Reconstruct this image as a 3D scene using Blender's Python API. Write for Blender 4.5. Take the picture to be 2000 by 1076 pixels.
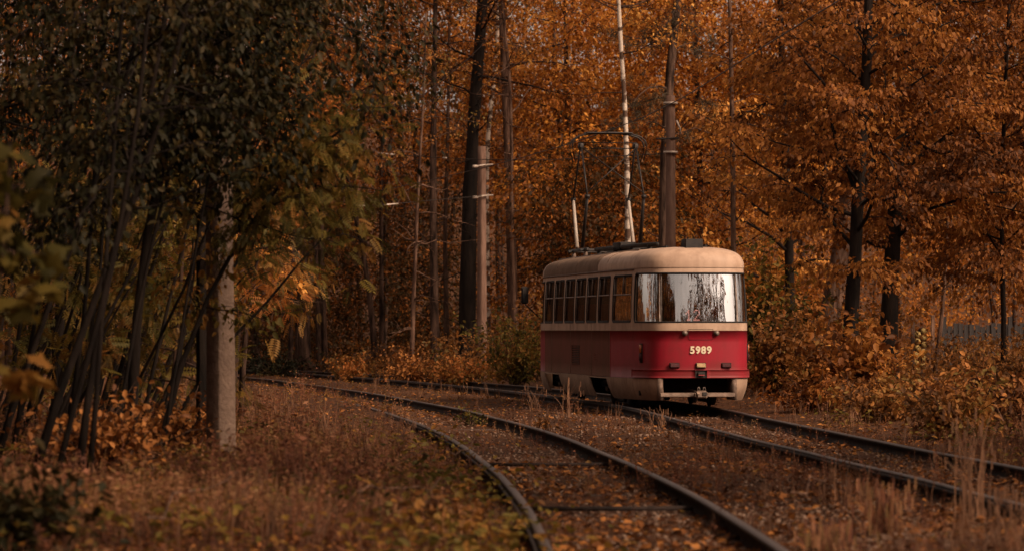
import bpy, math
import numpy as np
from mathutils import Vector, Matrix

# ------------------------------------------------------------------ scene, camera, light
S = bpy.context.scene
COL = S.collection
for o in list(bpy.data.objects):
    bpy.data.objects.remove(o)

F, HZ, CAMZ = 6930.0, 640.0, 1.5          # focal length in photo pixels, horizon row, eye height
cam_d = bpy.data.cameras.new('camera')
cam = bpy.data.objects.new('camera', cam_d)
COL.objects.link(cam)
cam.location = (0, 0, CAMZ)
cam.rotation_euler = (math.radians(90) + math.atan(102 / F), 0, 0)
cam_d.sensor_width = 36
cam_d.lens = F * 36 / 2000
cam_d.clip_start, cam_d.clip_end = 0.5, 2000
cam_d.dof.use_dof = True
cam_d.dof.focus_distance = 66.5
cam_d.dof.aperture_fstop = 2.8
S.camera = cam

SUN_AZ, SUN_EL = math.radians(128), math.radians(40)     # azimuth clockwise from +Y (camera direction)
W = bpy.data.worlds.new('World'); S.world = W; W.use_nodes = True
nt = W.node_tree; nt.nodes.clear()
sky = nt.nodes.new('ShaderNodeTexSky'); sky.sky_type = 'NISHITA'; sky.sun_disc = False
sky.sun_elevation = SUN_EL; sky.sun_rotation = SUN_AZ
sky.air_density = 1.0; sky.dust_density = 4.0; sky.ozone_density = 0.6
hsv = nt.nodes.new('ShaderNodeHueSaturation'); hsv.inputs['Saturation'].default_value = 0.12
tint = nt.nodes.new('ShaderNodeMix'); tint.data_type = 'RGBA'; tint.blend_type = 'MULTIPLY'
tint.inputs[0].default_value = 1.0; tint.inputs[7].default_value = (1.0, 0.80, 0.67, 1)
bg = nt.nodes.new('ShaderNodeBackground'); bg.inputs[1].default_value = 0.14
wo = nt.nodes.new('ShaderNodeOutputWorld')
L = nt.links.new
L(sky.outputs[0], hsv.inputs['Color']); L(hsv.outputs[0], tint.inputs[6]); L(tint.outputs[2], bg.inputs[0]); L(bg.outputs[0], wo.inputs[0])

sl = bpy.data.lights.new('sun', 'SUN'); sl.energy = 3.0; sl.angle = math.radians(15); sl.color = (1.0, 0.77, 0.56)
so = bpy.data.objects.new('sun', sl); COL.objects.link(so)
sdir = Vector((math.sin(SUN_AZ) * math.cos(SUN_EL), math.cos(SUN_AZ) * math.cos(SUN_EL), math.sin(SUN_EL)))
so.rotation_euler = (-sdir).to_track_quat('-Z', 'Y').to_euler()
so.location = (20, -20, 40)

S.view_settings.view_transform = 'Standard'; S.view_settings.look = 'None'
S.view_settings.gamma = 1.0; S.view_settings.use_curve_mapping = False
S.view_settings.exposure = 0.25
S.render.engine = 'CYCLES'
S.cycles.max_bounces = 6; S.cycles.diffuse_bounces = 3; S.cycles.glossy_bounces = 3
S.cycles.transmission_bounces = 4; S.cycles.transparent_max_bounces = 8
S.cycles.caustics_reflective = False; S.cycles.caustics_refractive = False
S.cycles.sample_clamp_indirect = 4.0
S.cycles.use_denoising = True

def P(px, py, Y):
    """photo pixel at depth Y metres -> world point"""
    return np.array([(px - 1000) / F * Y, Y, CAMZ + (HZ - py) / F * Y])

# ------------------------------------------------------------------ mesh helpers
def mk(name, V, Fq, mat=None, parent=None, smooth=False, attr=None):
    """one mesh object; V (n,3); Fq an (m,k) index array or a list of such arrays"""
    V = np.asarray(V, dtype=np.float32).reshape(-1, 3)
    if isinstance(Fq, np.ndarray): Fq = [Fq]
    Fq = [np.asarray(f, dtype=np.int32) for f in Fq if len(f)]
    me = bpy.data.meshes.new(name)
    me.vertices.add(len(V)); me.vertices.foreach_set('co', V.ravel())
    nl = sum(f.size for f in Fq); npoly = sum(len(f) for f in Fq)
    me.loops.add(nl); me.polygons.add(npoly)
    me.loops.foreach_set('vertex_index', np.concatenate([f.ravel() for f in Fq]))
    tot = np.concatenate([np.full(len(f), f.shape[1], dtype=np.int32) for f in Fq])
    st = np.concatenate([[0], np.cumsum(tot)[:-1]]).astype(np.int32)
    me.polygons.foreach_set('loop_start', st)
    if smooth: me.polygons.foreach_set('use_smooth', np.ones(npoly, dtype=bool))
    me.update(calc_edges=True)
    if attr is not None:
        a = me.attributes.new('rnd', 'FLOAT', 'FACE'); a.data.foreach_set('value', np.asarray(attr, dtype=np.float32))
    if mat is not None: me.materials.append(mat)
    o = bpy.data.objects.new(name, me); COL.objects.link(o)
    if parent is not None: o.parent = parent
    return o

class MB:
    """collects shapes for one mesh"""
    def __init__(self): self.v = []; self.f = {}; self.n = 0
    def add(self, V, Fs):
        V = np.asarray(V, dtype=float).reshape(-1, 3)
        if isinstance(Fs, np.ndarray): Fs = [Fs]
        for f in Fs:
            f = np.asarray(f)
            if len(f): self.f.setdefault(f.shape[1], []).append(f + self.n)
        self.v.append(V); self.n += len(V); return self
    def box(self, c, size, R=None):
        s = np.array(size) / 2
        V = np.array([[x, y, z] for z in (-1, 1) for y in (-1, 1) for x in (-1, 1)]) * s
        if R is not None: V = V @ np.asarray(R).T
        return self.add(V + np.array(c), np.array([[0, 2, 3, 1], [4, 5, 7, 6], [0, 1, 5, 4], [2, 6, 7, 3], [0, 4, 6, 2], [1, 3, 7, 5]]))
    def rbox(self, c, size, b=0.01):
        """box with chamfered edges"""
        s = np.array(size) / 2; V = []; idx = {}
        for sx in (-1, 1):
            for sy in (-1, 1):
                for sz in (-1, 1):
                    for ax in range(3):
                        p = np.array([sx, sy, sz]) * s
                        for k in range(3):
                            if k != ax: p[k] -= np.sign(p[k]) * b
                        idx[(sx, sy, sz, ax)] = len(V); V.append(p)
        q = []; t = []
        for ax in range(3):
            a, b2 = [k for k in range(3) if k != ax]
            for sg in (-1, 1):
                r = []
                for (u, w) in ((-1, -1), (1, -1), (1, 1), (-1, 1)):
                    k = [0, 0, 0]; k[ax] = sg; k[a] = u; k[b2] = w; r.append(idx[(*k, ax)])
                q.append(r)
        for ax in range(3):
            a, b2 = [k for k in range(3) if k != ax]
            for u in (-1, 1):
                for w in (-1, 1):
                    r = []
                    for (sg, face) in ((-1, a), (1, a), (1, b2), (-1, b2)):
                        k = [0, 0, 0]; k[ax] = sg; k[a] = u; k[b2] = w; r.append(idx[(*k, face)])
                    q.append(r)
        for sx in (-1, 1):
            for sy in (-1, 1):
                for sz in (-1, 1): t.append([idx[(sx, sy, sz, k)] for k in range(3)])
        return self.add(np.array(V) + np.array(c), [np.array(q), np.array(t)])
    def tube(self, pts, rad, sides=8, cap=True):
        V, Fs = tube(pts, rad, sides, cap); return self.add(V, Fs)
    def cyl(self, a, b, r, sides=12): return self.tube([a, b], r, sides)
    def build(self, name, mat, parent=None, smooth=False):
        return mk(name, np.concatenate(self.v), [np.concatenate(x) for x in self.f.values()], mat, parent, smooth)

def tube(pts, rad, sides=6, cap=True):
    pts = np.asarray(pts, dtype=float); n = len(pts)
    rad = np.broadcast_to(np.asarray(rad, dtype=float), (n,))
    t = np.gradient(pts, axis=0); t /= np.linalg.norm(t, axis=1)[:, None] + 1e-9
    ref = np.array([0, 0, 1.0]) if abs(t[:, 2]).mean() < 0.8 else np.array([1.0, 0, 0])
    u = np.cross(t, ref); u /= np.linalg.norm(u, axis=1)[:, None] + 1e-9
    w = np.cross(u, t)
    a = np.arange(sides) * 2 * math.pi / sides
    ring = np.cos(a)[None, :, None] * u[:, None, :] + np.sin(a)[None, :, None] * w[:, None, :]
    V = (pts[:, None, :] + ring * rad[:, None, None]).reshape(-1, 3)
    i = np.arange(n - 1)[:, None] * sides; k = np.arange(sides)[None, :]; k2 = (k + 1) % sides
    q = np.stack([i + k, i + k2, i + sides + k2, i + sides + k], -1).reshape(-1, 4)
    Fs = [q]
    if cap: Fs.append(np.stack([np.arange(sides)[::-1], (n - 1) * sides + np.arange(sides)]))
    return V, Fs

def tag(o, label=None, cat=None, group=None, kind=None):
    if label: o['label'] = label
    if cat: o['category'] = cat
    if group: o['group'] = group
    if kind: o['kind'] = kind
    return o

def empty(name, loc=(0, 0, 0), rz=0.0):
    o = bpy.data.objects.new(name, None); COL.objects.link(o)
    o.location = tuple(float(c) for c in loc); o.rotation_euler = (0, 0, rz); return o

# ------------------------------------------------------------------ materials
def base_mat(name):
    m = bpy.data.materials.new(name); m.use_nodes = True
    n = m.node_tree; return m, n, n.nodes['Principled BSDF']

def pmat(name, c1, c2=None, scale=3.0, rough=0.7, metal=0.0, bump=0.0, stretch=(1, 1, 1), spec=0.3, lo=0.35, hi=0.65, bscale=None, detail=6):
    """noise-mixed colours in object space, optional bump"""
    m, n, p = base_mat(name); ln = n.links.new
    p.inputs['Roughness'].default_value = rough; p.inputs['Metallic'].default_value = metal
    p.inputs['Specular IOR Level'].default_value = spec
    p.inputs['Base Color'].default_value = (*c1, 1)
    tc = n.nodes.new('ShaderNodeTexCoord'); mp = n.nodes.new('ShaderNodeMapping'); mp.inputs['Scale'].default_value = stretch
    ln(tc.outputs['Object'], mp.inputs[0])
    if c2 is not None:
        no = n.nodes.new('ShaderNodeTexNoise'); no.inputs['Scale'].default_value = scale; no.inputs['Detail'].default_value = detail
        no.inputs['Roughness'].default_value = 0.62
        r = n.nodes.new('ShaderNodeValToRGB'); r.color_ramp.elements[0].position = lo; r.color_ramp.elements[1].position = hi
        r.color_ramp.elements[0].color = (*c1, 1); r.color_ramp.elements[1].color = (*c2, 1)
        ln(mp.outputs[0], no.inputs['Vector']); ln(no.outputs['Fac'], r.inputs[0]); ln(r.outputs[0], p.inputs['Base Color'])
    if bump:
        nb = n.nodes.new('ShaderNodeTexNoise'); nb.inputs['Scale'].default_value = bscale or scale * 3; nb.inputs['Detail'].default_value = 5
        b = n.nodes.new('ShaderNodeBump'); b.inputs['Strength'].default_value = bump; b.inputs['Distance'].default_value = 0.03
        ln(mp.outputs[0], nb.inputs['Vector']); ln(nb.outputs['Fac'], b.inputs['Height']); ln(b.outputs[0], p.inputs['Normal'])
    return m

def leaf_mat(name, cols, transl=0.35, rough=0.6):
    m = bpy.data.materials.new(name); m.use_nodes = True
    n = m.node_tree; n.nodes.clear(); ln = n.links.new
    at = n.nodes.new('ShaderNodeAttribute'); at.attribute_name = 'rnd'
    r = n.nodes.new('ShaderNodeValToRGB'); e = r.color_ramp.elements
    while len(e) < len(cols): e.new(0.5)
    for i, c in enumerate(cols):
        e[i].position = i / (len(cols) - 1); e[i].color = (*c, 1)
    ln(at.outputs['Fac'], r.inputs[0])
    d = n.nodes.new('ShaderNodeBsdfDiffuse'); t = n.nodes.new('ShaderNodeBsdfTranslucent')
    mx = n.nodes.new('ShaderNodeMixShader'); mx.inputs[0].default_value = transl
    g = n.nodes.new('ShaderNodeBsdfGlossy'); g.inputs['Roughness'].default_value = rough; g.inputs['Color'].default_value = (1, .9, .8, 1)
    m2 = n.nodes.new('ShaderNodeMixShader'); m2.inputs[0].default_value = 0.012
    o = n.nodes.new('ShaderNodeOutputMaterial')
    ln(r.outputs[0], d.inputs[0]); ln(r.outputs[0], t.inputs[0]); ln(d.outputs[0], mx.inputs[1]); ln(t.outputs[0], mx.inputs[2])
    ln(mx.outputs[0], m2.inputs[1]); ln(g.outputs[0], m2.inputs[2]); ln(m2.outputs[0], o.inputs[0])
    return m

def glass_mat(name, tintc, refl, wob=0.0, fres=0.6):
    m = bpy.data.materials.new(name); m.use_nodes = True
    n = m.node_tree; n.nodes.clear(); ln = n.links.new
    t = n.nodes.new('ShaderNodeBsdfTransparent'); t.inputs[0].default_value = (*tintc, 1)
    g = n.nodes.new('ShaderNodeBsdfGlossy'); g.inputs['Roughness'].default_value = 0.02; g.inputs[0].default_value = (1, 1, 1, 1)
    lw = n.nodes.new('ShaderNodeLayerWeight'); lw.inputs[0].default_value = 0.35
    ma = n.nodes.new('ShaderNodeMath'); ma.operation = 'MULTIPLY_ADD'; ma.inputs[1].default_value = fres; ma.inputs[2].default_value = refl
    ma.use_clamp = True
    mx = n.nodes.new('ShaderNodeMixShader'); o = n.nodes.new('ShaderNodeOutputMaterial')
    ln(lw.outputs['Fresnel'], ma.inputs[0]); ln(ma.outputs[0], mx.inputs[0]); ln(t.outputs[0], mx.inputs[1]); ln(g.outputs[0], mx.inputs[2]); ln(mx.outputs[0], o.inputs[0])
    if wob:
        tc = n.nodes.new('ShaderNodeTexCoord'); mp = n.nodes.new('ShaderNodeMapping'); mp.inputs['Scale'].default_value = (9, 9, 1.2)
        no = n.nodes.new('ShaderNodeTexNoise'); no.inputs['Scale'].default_value = 1.0; no.inputs['Detail'].default_value = 1.5
        b = n.nodes.new('ShaderNodeBump'); b.inputs['Strength'].default_value = wob; b.inputs['Distance'].default_value = 0.02
        ln(tc.outputs['Object'], mp.inputs[0]); ln(mp.outputs[0], no.inputs['Vector']); ln(no.outputs['Fac'], b.inputs['Height']); ln(b.outputs[0], g.inputs['Normal'])
    return m

M = {}
M['gold'] = leaf_mat('leaf_gold', [(.17, .058, .017), (.45, .165, .032), (.64, .265, .05), (.80, .40, .10)], .42)
M['rust'] = leaf_mat('leaf_rust', [(.085, .029, .010), (.20, .064, .015), (.29, .098, .020), (.40, .156, .032)], .4)  # rust leaves, colours kept darker to carry the shade of the right bank
M['amber'] = leaf_mat('leaf_amber', [(.09, .04, .015), (.23, .088, .024), (.36, .14, .033), (.21, .135, .035)], .38)
M['olive'] = leaf_mat('leaf_olive', [(.045, .038, .010), (.10, .078, .016), (.18, .118, .022), (.28, .12, .025)], .4)
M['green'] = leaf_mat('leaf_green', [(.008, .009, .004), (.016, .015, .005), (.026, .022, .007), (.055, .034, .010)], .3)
M['brownleaf'] = leaf_mat('leaf_brown', [(.055, .021, .011), (.15, .054, .019), (.29, .105, .030), (.46, .18, .048)], .2)
M['straw'] = leaf_mat('leaf_straw', [(.07, .034, .02), (.16, .075, .042), (.28, .14, .075)], .25)
M['weed'] = leaf_mat('leaf_weed', [(.05, .020, .014), (.15, .056, .031), (.26, .095, .048), (.15, .088, .030), (.40, .18, .092)], .25)
M['needle'] = leaf_mat('leaf_needle', [(.03, .022, .014), (.05, .035, .02), (.08, .05, .025)], .2)
M['bark'] = pmat('bark_dark', (.016, .010, .008), (.115, .066, .046), 7, .95, bump=1.0, stretch=(1, 1, .16), spec=.05, lo=.38, hi=.66)
M['barkwarm'] = pmat('bark_warm', (.04, .021, .015), (.20, .112, .075), 7, .95, bump=1.0, stretch=(1, 1, .2), spec=.05, lo=.38, hi=.66)
M['barkblack'] = pmat('bark_black', (.008, .006, .005), (.024, .016, .012), 7, .9, bump=.5, stretch=(1, 1, .2), spec=.1)
M['birch'] = pmat('bark_birch', (.10, .06, .042), (.60, .48, .38), 1.5, .85, bump=.2, stretch=(1.2, 1.2, 2.6), lo=.47, hi=.54, spec=.1, detail=9)
M['concrete'] = pmat('concrete', (.15, .098, .072), (.225, .148, .108), 7, .95, bump=.6, bscale=22, spec=.15)
M['concretedk'] = pmat('concrete_weathered', (.12, .066, .046), (.24, .14, .10), 6, .9, bump=.3, bscale=30, stretch=(1, 1, .2), spec=.1)
# ------------------------------------------------------------------ ground and tracks
_tA = np.array([(5, 5.9), (15, 5.75), (24, 5.5), (29, 5.25), (37, 4.78), (44.4, 4.3), (50, 3.95), (56, 3.62), (63, 3.30), (69.8, 2.93), (76.1, 2.12), (85.2, .8), (92.8, -.55), (105, -3.0), (115, -5.4), (138, -11.5), (160, -18)])
_tB = np.array([(5, 1.2), (15, 1.15), (23.8, 1.05), (30.5, .92), (38, .6), (49, -.05), (57, -.78), (66.6, -1.80), (80, -3.7), (98, -6.7), (111.8, -9.5), (135, -15), (160, -22)])
def _spl(t):
    """smooth curve X(Y): densified and averaged"""
    y = np.arange(t[0, 0], t[-1, 0], .25); x = np.interp(y, t[:, 0], t[:, 1])
    k = np.hanning(57); k /= k.sum(); xp = np.pad(x, 28, mode='reflect', reflect_type='odd')
    return y, np.convolve(xp, k, 'valid')
yA, xA = _spl(_tA); yB, xB = _spl(_tB)
def cA(Y): return np.interp(Y, yA, xA)
def cB(Y): return np.interp(Y, yB, xB)

rng = np.random.default_rng(11)
def vnoise(x, y, sc, seed):
    """cheap smooth value noise"""
    r = np.random.default_rng(seed).random((64, 64)); x = np.asarray(x) / sc; y = np.asarray(y) / sc
    xi = np.floor(x).astype(int); yi = np.floor(y).astype(int); fx = x - xi; fy = y - yi
    fx = fx * fx * (3 - 2 * fx); fy = fy * fy * (3 - 2 * fy)
    g = lambda a, b: r[a % 64, b % 64]
    return (g(xi, yi) * (1 - fx) + g(xi + 1, yi) * fx) * (1 - fy) + (g(xi, yi + 1) * (1 - fx) + g(xi + 1, yi + 1) * fx) * fy - .5

def smooth01(a): a = np.clip(a, 0, 1); return a * a * (3 - 2 * a)
def hz(X, Y):
    """terrain height: rail tops are at 0"""
    X = np.asarray(X, dtype=float); Y = np.asarray(Y, dtype=float)
    d = np.minimum(np.abs(X - cA(Y)), np.abs(X - cB(Y)))
    bed = smooth01((d - 1.0) / 2.0)
    h = -.15 - .005 * (1 - bed) + (.16 * vnoise(X, Y, 5.0, 3) + .07 * vnoise(X, Y, 1.3, 4)) * (.12 + bed) + .08 * bed
    h = h + .20 * np.exp(-((X - cB(Y) + .85) / .42) ** 2) * smooth01((Y - 46) / 24) * (1 - smooth01((Y - 118) / 8))      # soil and turf over the left rail
    h = h + 16 * smooth01((Y - 150) / 90)  # added hillside behind the wood, blocks the bright sky at the horizon
    return h

gx = np.concatenate([np.linspace(-400, -32, 24), np.linspace(-30, 30, 131), np.linspace(32, 400, 24)])
gy = np.concatenate([np.linspace(-400, 8, 24), np.linspace(10, 150, 241), np.linspace(152, 260, 40), np.linspace(280, 900, 12)])
GX, GY = np.meshgrid(gx, gy); GV = np.stack([GX, GY, hz(GX, GY)], -1).reshape(-1, 3)
i = np.arange(len(gy) - 1)[:, None] * len(gx); k = np.arange(len(gx) - 1)[None, :]
GF = np.stack([i + k, i + k + 1, i + len(gx) + k + 1, i + len(gx) + k], -1).reshape(-1, 4)
m, n, p = base_mat('forest_floor'); ln = n.links.new
p.inputs['Roughness'].default_value = .95; p.inputs['Specular IOR Level'].default_value = .1
tc = n.nodes.new('ShaderNodeTexCoord')
n1 = n.nodes.new('ShaderNodeTexNoise'); n1.inputs['Scale'].default_value = .5; n1.inputs['Detail'].default_value = 8; n1.inputs['Roughness'].default_value = .7
n2 = n.nodes.new('ShaderNodeTexNoise'); n2.inputs['Scale'].default_value = 14; n2.inputs['Detail'].default_value = 6; n2.inputs['Roughness'].default_value = .75
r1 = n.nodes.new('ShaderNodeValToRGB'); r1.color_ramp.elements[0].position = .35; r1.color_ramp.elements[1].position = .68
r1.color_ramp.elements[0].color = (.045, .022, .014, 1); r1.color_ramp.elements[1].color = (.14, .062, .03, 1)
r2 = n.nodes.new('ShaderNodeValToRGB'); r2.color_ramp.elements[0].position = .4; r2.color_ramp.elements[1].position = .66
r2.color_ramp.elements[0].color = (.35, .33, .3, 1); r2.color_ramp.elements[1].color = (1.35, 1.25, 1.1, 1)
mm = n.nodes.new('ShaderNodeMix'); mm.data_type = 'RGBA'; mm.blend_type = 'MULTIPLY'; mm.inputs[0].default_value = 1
bp = n.nodes.new('ShaderNodeBump'); bp.inputs['Strength'].default_value = .8; bp.inputs['Distance'].default_value = .05
for q in (n1, n2): ln(tc.outputs['Object'], q.inputs['Vector'])
ln(n1.outputs['Fac'], r1.inputs[0]); ln(n2.outputs['Fac'], r2.inputs[0]); ln(r1.outputs[0], mm.inputs[6]); ln(r2.outputs[0], mm.inputs[7])
ln(mm.outputs[2], p.inputs['Base Color']); ln(n2.outputs['Fac'], bp.inputs['Height']); ln(bp.outputs[0], p.inputs['Normal'])
ground = mk('ground', GV, GF, m, smooth=True); tag(ground, 'brown leaf-covered forest floor with an added rise behind the wood', kind='structure')

M['rail'] = pmat('rail_steel', (.012, .008, .007), (.038, .023, .018), 5, .8, bump=.15, spec=.2)
M['railtop'] = pmat('rail_running_face', (.040, .024, .018), (.085, .054, .041), 3, .5, metal=.25, stretch=(1, .1, 1), spec=.3)
M['sleeper'] = pmat('sleeper_wood', (.045, .03, .024), (.09, .058, .042), 6, .9, bump=.5, stretch=(.2, 1, 1))

RAILP = np.array([(-.05, -.015), (-.042, 0), (.026, 0), (.034, -.012), (.034, -.038), (.048, -.045), (.055, -.028), (.075, -.026), (.078, -.06), (.02, -.075), (.012, -.13), (.075, -.15), (.075, -.165), (-.075, -.165), (-.075, -.15), (-.012, -.13), (-.02, -.055), (-.05, -.04)])
def rail_mesh(name, cfun, off, y0, y1, parent, mirror):
    ys = np.arange(y0, y1, .5); xs = cfun(ys); dx = np.gradient(xs, ys); nrm = np.stack([np.ones_like(dx), -dx], -1); nrm /= np.linalg.norm(nrm, axis=1)[:, None]
    pr = RAILP * np.array([-1 if mirror else 1, 1]); n_ = len(pr)
    wob = .012 * vnoise(ys, ys * 0, 4, 9 + int(off > 0))
    cx = xs + nrm[:, 0] * off; cy = ys + nrm[:, 1] * off
    V = np.stack([cx[:, None] + nrm[:, 0:1] * pr[None, :, 0], cy[:, None] + nrm[:, 1:2] * pr[None, :, 0], pr[None, :, 1] + wob[:, None] - .003], -1).reshape(-1, 3)
    i = np.arange(len(ys) - 1)[:, None] * n_; k = np.arange(n_)[None, :]; k2 = (k + 1) % n_
    q = np.stack([i + k, i + k2, i + n_ + k2, i + n_ + k], -1).reshape(-1, 4)
    o = mk(name, V, q, M['rail'], parent)
    me = o.data; me.materials.append(M['railtop'])
    mi = np.zeros((len(ys) - 1, n_), dtype=np.int32); mi[:, 0:3] = 1
    me.polygons.foreach_set('material_index', mi.ravel()); return o
def track(cfun, label, y1, ties):
    t = empty('tram_track'); tag(t, label, 'track', 'curving tram tracks')
    for s in (-1, 1): rail_mesh('rail', cfun, s * (.762 + .04), 6, y1, t, s < 0)
    for Y in ties:
        sl_ = (cfun(Y + .5) - cfun(Y - .5)); a = -math.atan(sl_); R = np.array([[math.cos(a), -math.sin(a), 0], [math.sin(a), math.cos(a), 0], [0, 0, 1]])
        MB().box((cfun(Y), Y, -.105), (1.50, .04, .04), R).build('tie_bar', M['rail'], t)
    for Y in np.arange(24, 62, 1.25):
        sl_ = (cfun(Y + .5) - cfun(Y - .5)); a = -math.atan(sl_) + rng.normal(0, .015); R = np.array([[math.cos(a), -math.sin(a), 0], [math.sin(a), math.cos(a), 0], [0, 0, 1]])
        o = MB().box((0, 0, 0), (2.5, .24, .12), R).build('sleeper', M['sleeper'], t); o.location = (float(cfun(Y)), float(Y), -.225 + rng.normal(0, .006))
    return t
track(cA, 'tram track carrying the red tram, its rails running out at lower right', 158, ())
track(cB, 'empty tram track left of the tram with rails curving to the bottom edge', 158, (31.6, 41.8))

# ------------------------------------------------------------------ tram
TR = empty('tram', (3.51, 66.0, 0), math.radians(8.0))
tag(TR, 'old red and cream tram numbered 5989 standing on the right hand track', 'tram')
def grime(name, c1, c2, c3, rough=.45, metal=0., spec=.3, zdirt=(.55, .95)):
    """paint with vertical streaks and blotches of dirt"""
    m, n, p = base_mat(name); ln = n.links.new
    tc = n.nodes.new('ShaderNodeTexCoord'); mp = n.nodes.new('ShaderNodeMapping'); mp.inputs['Scale'].default_value = (3.2, 3.2, .5); ln(tc.outputs['Object'], mp.inputs[0])
    a = n.nodes.new('ShaderNodeTexNoise'); a.inputs['Scale'].default_value = 2.2; a.inputs['Detail'].default_value = 7; ln(mp.outputs[0], a.inputs['Vector'])
    b = n.nodes.new('ShaderNodeTexNoise'); b.inputs['Scale'].default_value = 1.6; b.inputs['Detail'].default_value = 9; b.inputs['Roughness'].default_value = .7; ln(tc.outputs['Object'], b.inputs['Vector'])
    r = n.nodes.new('ShaderNodeValToRGB'); r.color_ramp.elements[0].position = .4; r.color_ramp.elements[1].position = .75; r.color_ramp.elements[0].color = (*c1, 1); r.color_ramp.elements[1].color = (*c2, 1)
    f = n.nodes.new('ShaderNodeMapRange'); f.inputs[1].default_value = .47; f.inputs[2].default_value = .74; f.inputs[4].default_value = .85
    mx = n.nodes.new('ShaderNodeMix'); mx.data_type = 'RGBA'; mx.inputs[7].default_value = (*c3, 1)
    ln(a.outputs['Fac'], r.inputs[0]); sx = n.nodes.new('ShaderNodeSeparateXYZ'); ln(tc.outputs['Object'], sx.inputs[0])
    dz = n.nodes.new('ShaderNodeMapRange'); dz.inputs[1].default_value = zdirt[0]; dz.inputs[2].default_value = zdirt[1]; dz.inputs[3].default_value = .28; dz.inputs[4].default_value = 0.0; ln(sx.outputs['Z'], dz.inputs[0])
    ad = n.nodes.new('ShaderNodeMath'); ln(b.outputs['Fac'], ad.inputs[0]); ln(dz.outputs[0], ad.inputs[1]); ln(ad.outputs[0], f.inputs[0]); ln(f.outputs[0], mx.inputs[0]); ln(r.outputs[0], mx.inputs[6]); ln(mx.outputs[2], p.inputs['Base Color'])
    rr = n.nodes.new('ShaderNodeMapRange'); rr.inputs[3].default_value = rough - .1; rr.inputs[4].default_value = rough + .25; ln(b.outputs['Fac'], rr.inputs[0]); ln(rr.outputs[0], p.inputs['Roughness'])
    p.inputs['Metallic'].default_value = metal; p.inputs['Specular IOR Level'].default_value = spec
    return m
M['cream'] = grime('paint_cream', (.47, .312, .218), (.38, .245, .168), (.22, .132, .088), .55)
M['creamskirt'] = grime('paint_cream_skirt', (.38, .25, .17), (.28, .175, .12), (.17, .10, .065), .7, 0, .2, (.12, .5))
M['roofbrown'] = grime('paint_roof_weathered', (.20, .128, .088), (.15, .095, .065), (.10, .062, .043), .75, 0, .06)
M['red'] = grime('paint_red', (.29, .008, .020), (.24, .010, .018), (.17, .018, .017), .5)
M['redold'] = grime('paint_red_faded', (.19, .068, .047), (.15, .062, .042), (.13, .066, .042), .85, 0, .08)
M['redmid'] = grime('paint_red_corner', (.36, .024, .028), (.28, .028, .026), (.22, .036, .028), .5)
M['black'] = pmat('black_metal', (.012, .011, .011), (.03, .022, .018), 6, .75, spec=.2)
M['iron'] = pmat('dusty_iron', (.10, .065, .048), (.20, .13, .095), 9, .7, metal=.2)
M['rubber'] = pmat('window_rubber', (.02, .016, .014), None, rough=.7)
M['alu'] = pmat('window_metal', (.15, .11, .09), (.26, .20, .165), 10, .5, metal=.4)
M['seat'] = pmat('seat_vinyl', (.22, .035, .014), (.15, .025, .012), 5, .5)
M['floor'] = pmat('tram_floor', (.05, .035, .028), (.08, .055, .04), 4, .8)
M['glass'] = glass_mat('side_glass', (.35, .32, .30), .03, .25, .16)
M['glassw'] = glass_mat('corner_glass', (.35, .32, .30), .10, .3, .5)
M['windscreen'] = glass_mat('windscreen_glass', (.24, .22, .21), .35, .24, .22)

_hp = np.array([(0, 0), (.25, .012), (.5, .05), (.70, .115), (.82, .20), (.90, .31), (.96, .45), (1.01, .62), (1.05, .82), (1.078, 1.02), (1.10, 1.2), (1.175, 1.95), (1.225, 2.45), (1.25, 2.9)])
def _dense(p, it=4):
    for _ in range(it):      # corner cutting keeps the end points
        q = [p[0]]
        for a, b in zip(p[:-1], p[1:]): q += [a * .75 + b * .25, a * .25 + b * .75]
        q.append(p[-1]); p = np.array(q)
    return p
_nose = _dense(_hp)
LEN = 14.0
_half = np.concatenate([_nose, [[1.25, y] for y in np.linspace(3.2, LEN - 3.2, 20)], (_nose * [1, -1] + [0, LEN])[::-1]])
_sarc = np.concatenate([[0], np.cumsum(np.linalg.norm(np.diff(_half, axis=0), axis=1))])
HS = _sarc[-1]
def s_at_y(y): return float(np.interp(y, _half[:, 1], _sarc))
def s_at_x(x): return float(np.interp(x, _nose[:, 0], _sarc[:len(_nose)]))
def tp(s, z, d=0.0):
    """point on the tram skin: s is the arc length from the rear centre (left side positive), z height, d outward offset"""
    s = np.asarray(s, dtype=float); z = np.asarray(z, dtype=float); s, z = np.broadcast_arrays(s, z)
    a = np.abs(s); sg = np.where(s >= 0, -1.0, 1.0)
    x = np.interp(a, _sarc, _half[:, 0]); y = np.interp(a, _sarc, _half[:, 1])
    e = .03; x2 = np.interp(a + e, _sarc, _half[:, 0]); y2 = np.interp(a + e, _sarc, _half[:, 1]); x1 = np.interp(a - e, _sarc, _half[:, 0]); y1 = np.interp(a - e, _sarc, _half[:, 1])
    tx, ty = x2 - x1, y2 - y1; l = np.hypot(tx, ty) + 1e-9; nx, ny = ty / l, -tx / l
    nx = np.where(a < 1e-6, 0, nx); ny = np.where(a < 1e-6, -1, ny)
    ins = .11 * np.clip((.56 - z) / .42, 0, 1) ** 2 + .05 * np.clip((z - 1.5) / 1.1, 0, 1) ** 2
    yy = np.minimum(y, LEN - y); lean = .12 * np.clip((z - 1.55) / 1.0, 0, 1.1) * np.clip((1.9 - yy) / 1.5, 0, 1)
    off = d - ins
    X = x + nx * off; Y = y + ny * off + lean * np.where(y < LEN / 2, 1, -1)
    return np.stack([X * sg, Y, z], -1)
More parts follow.
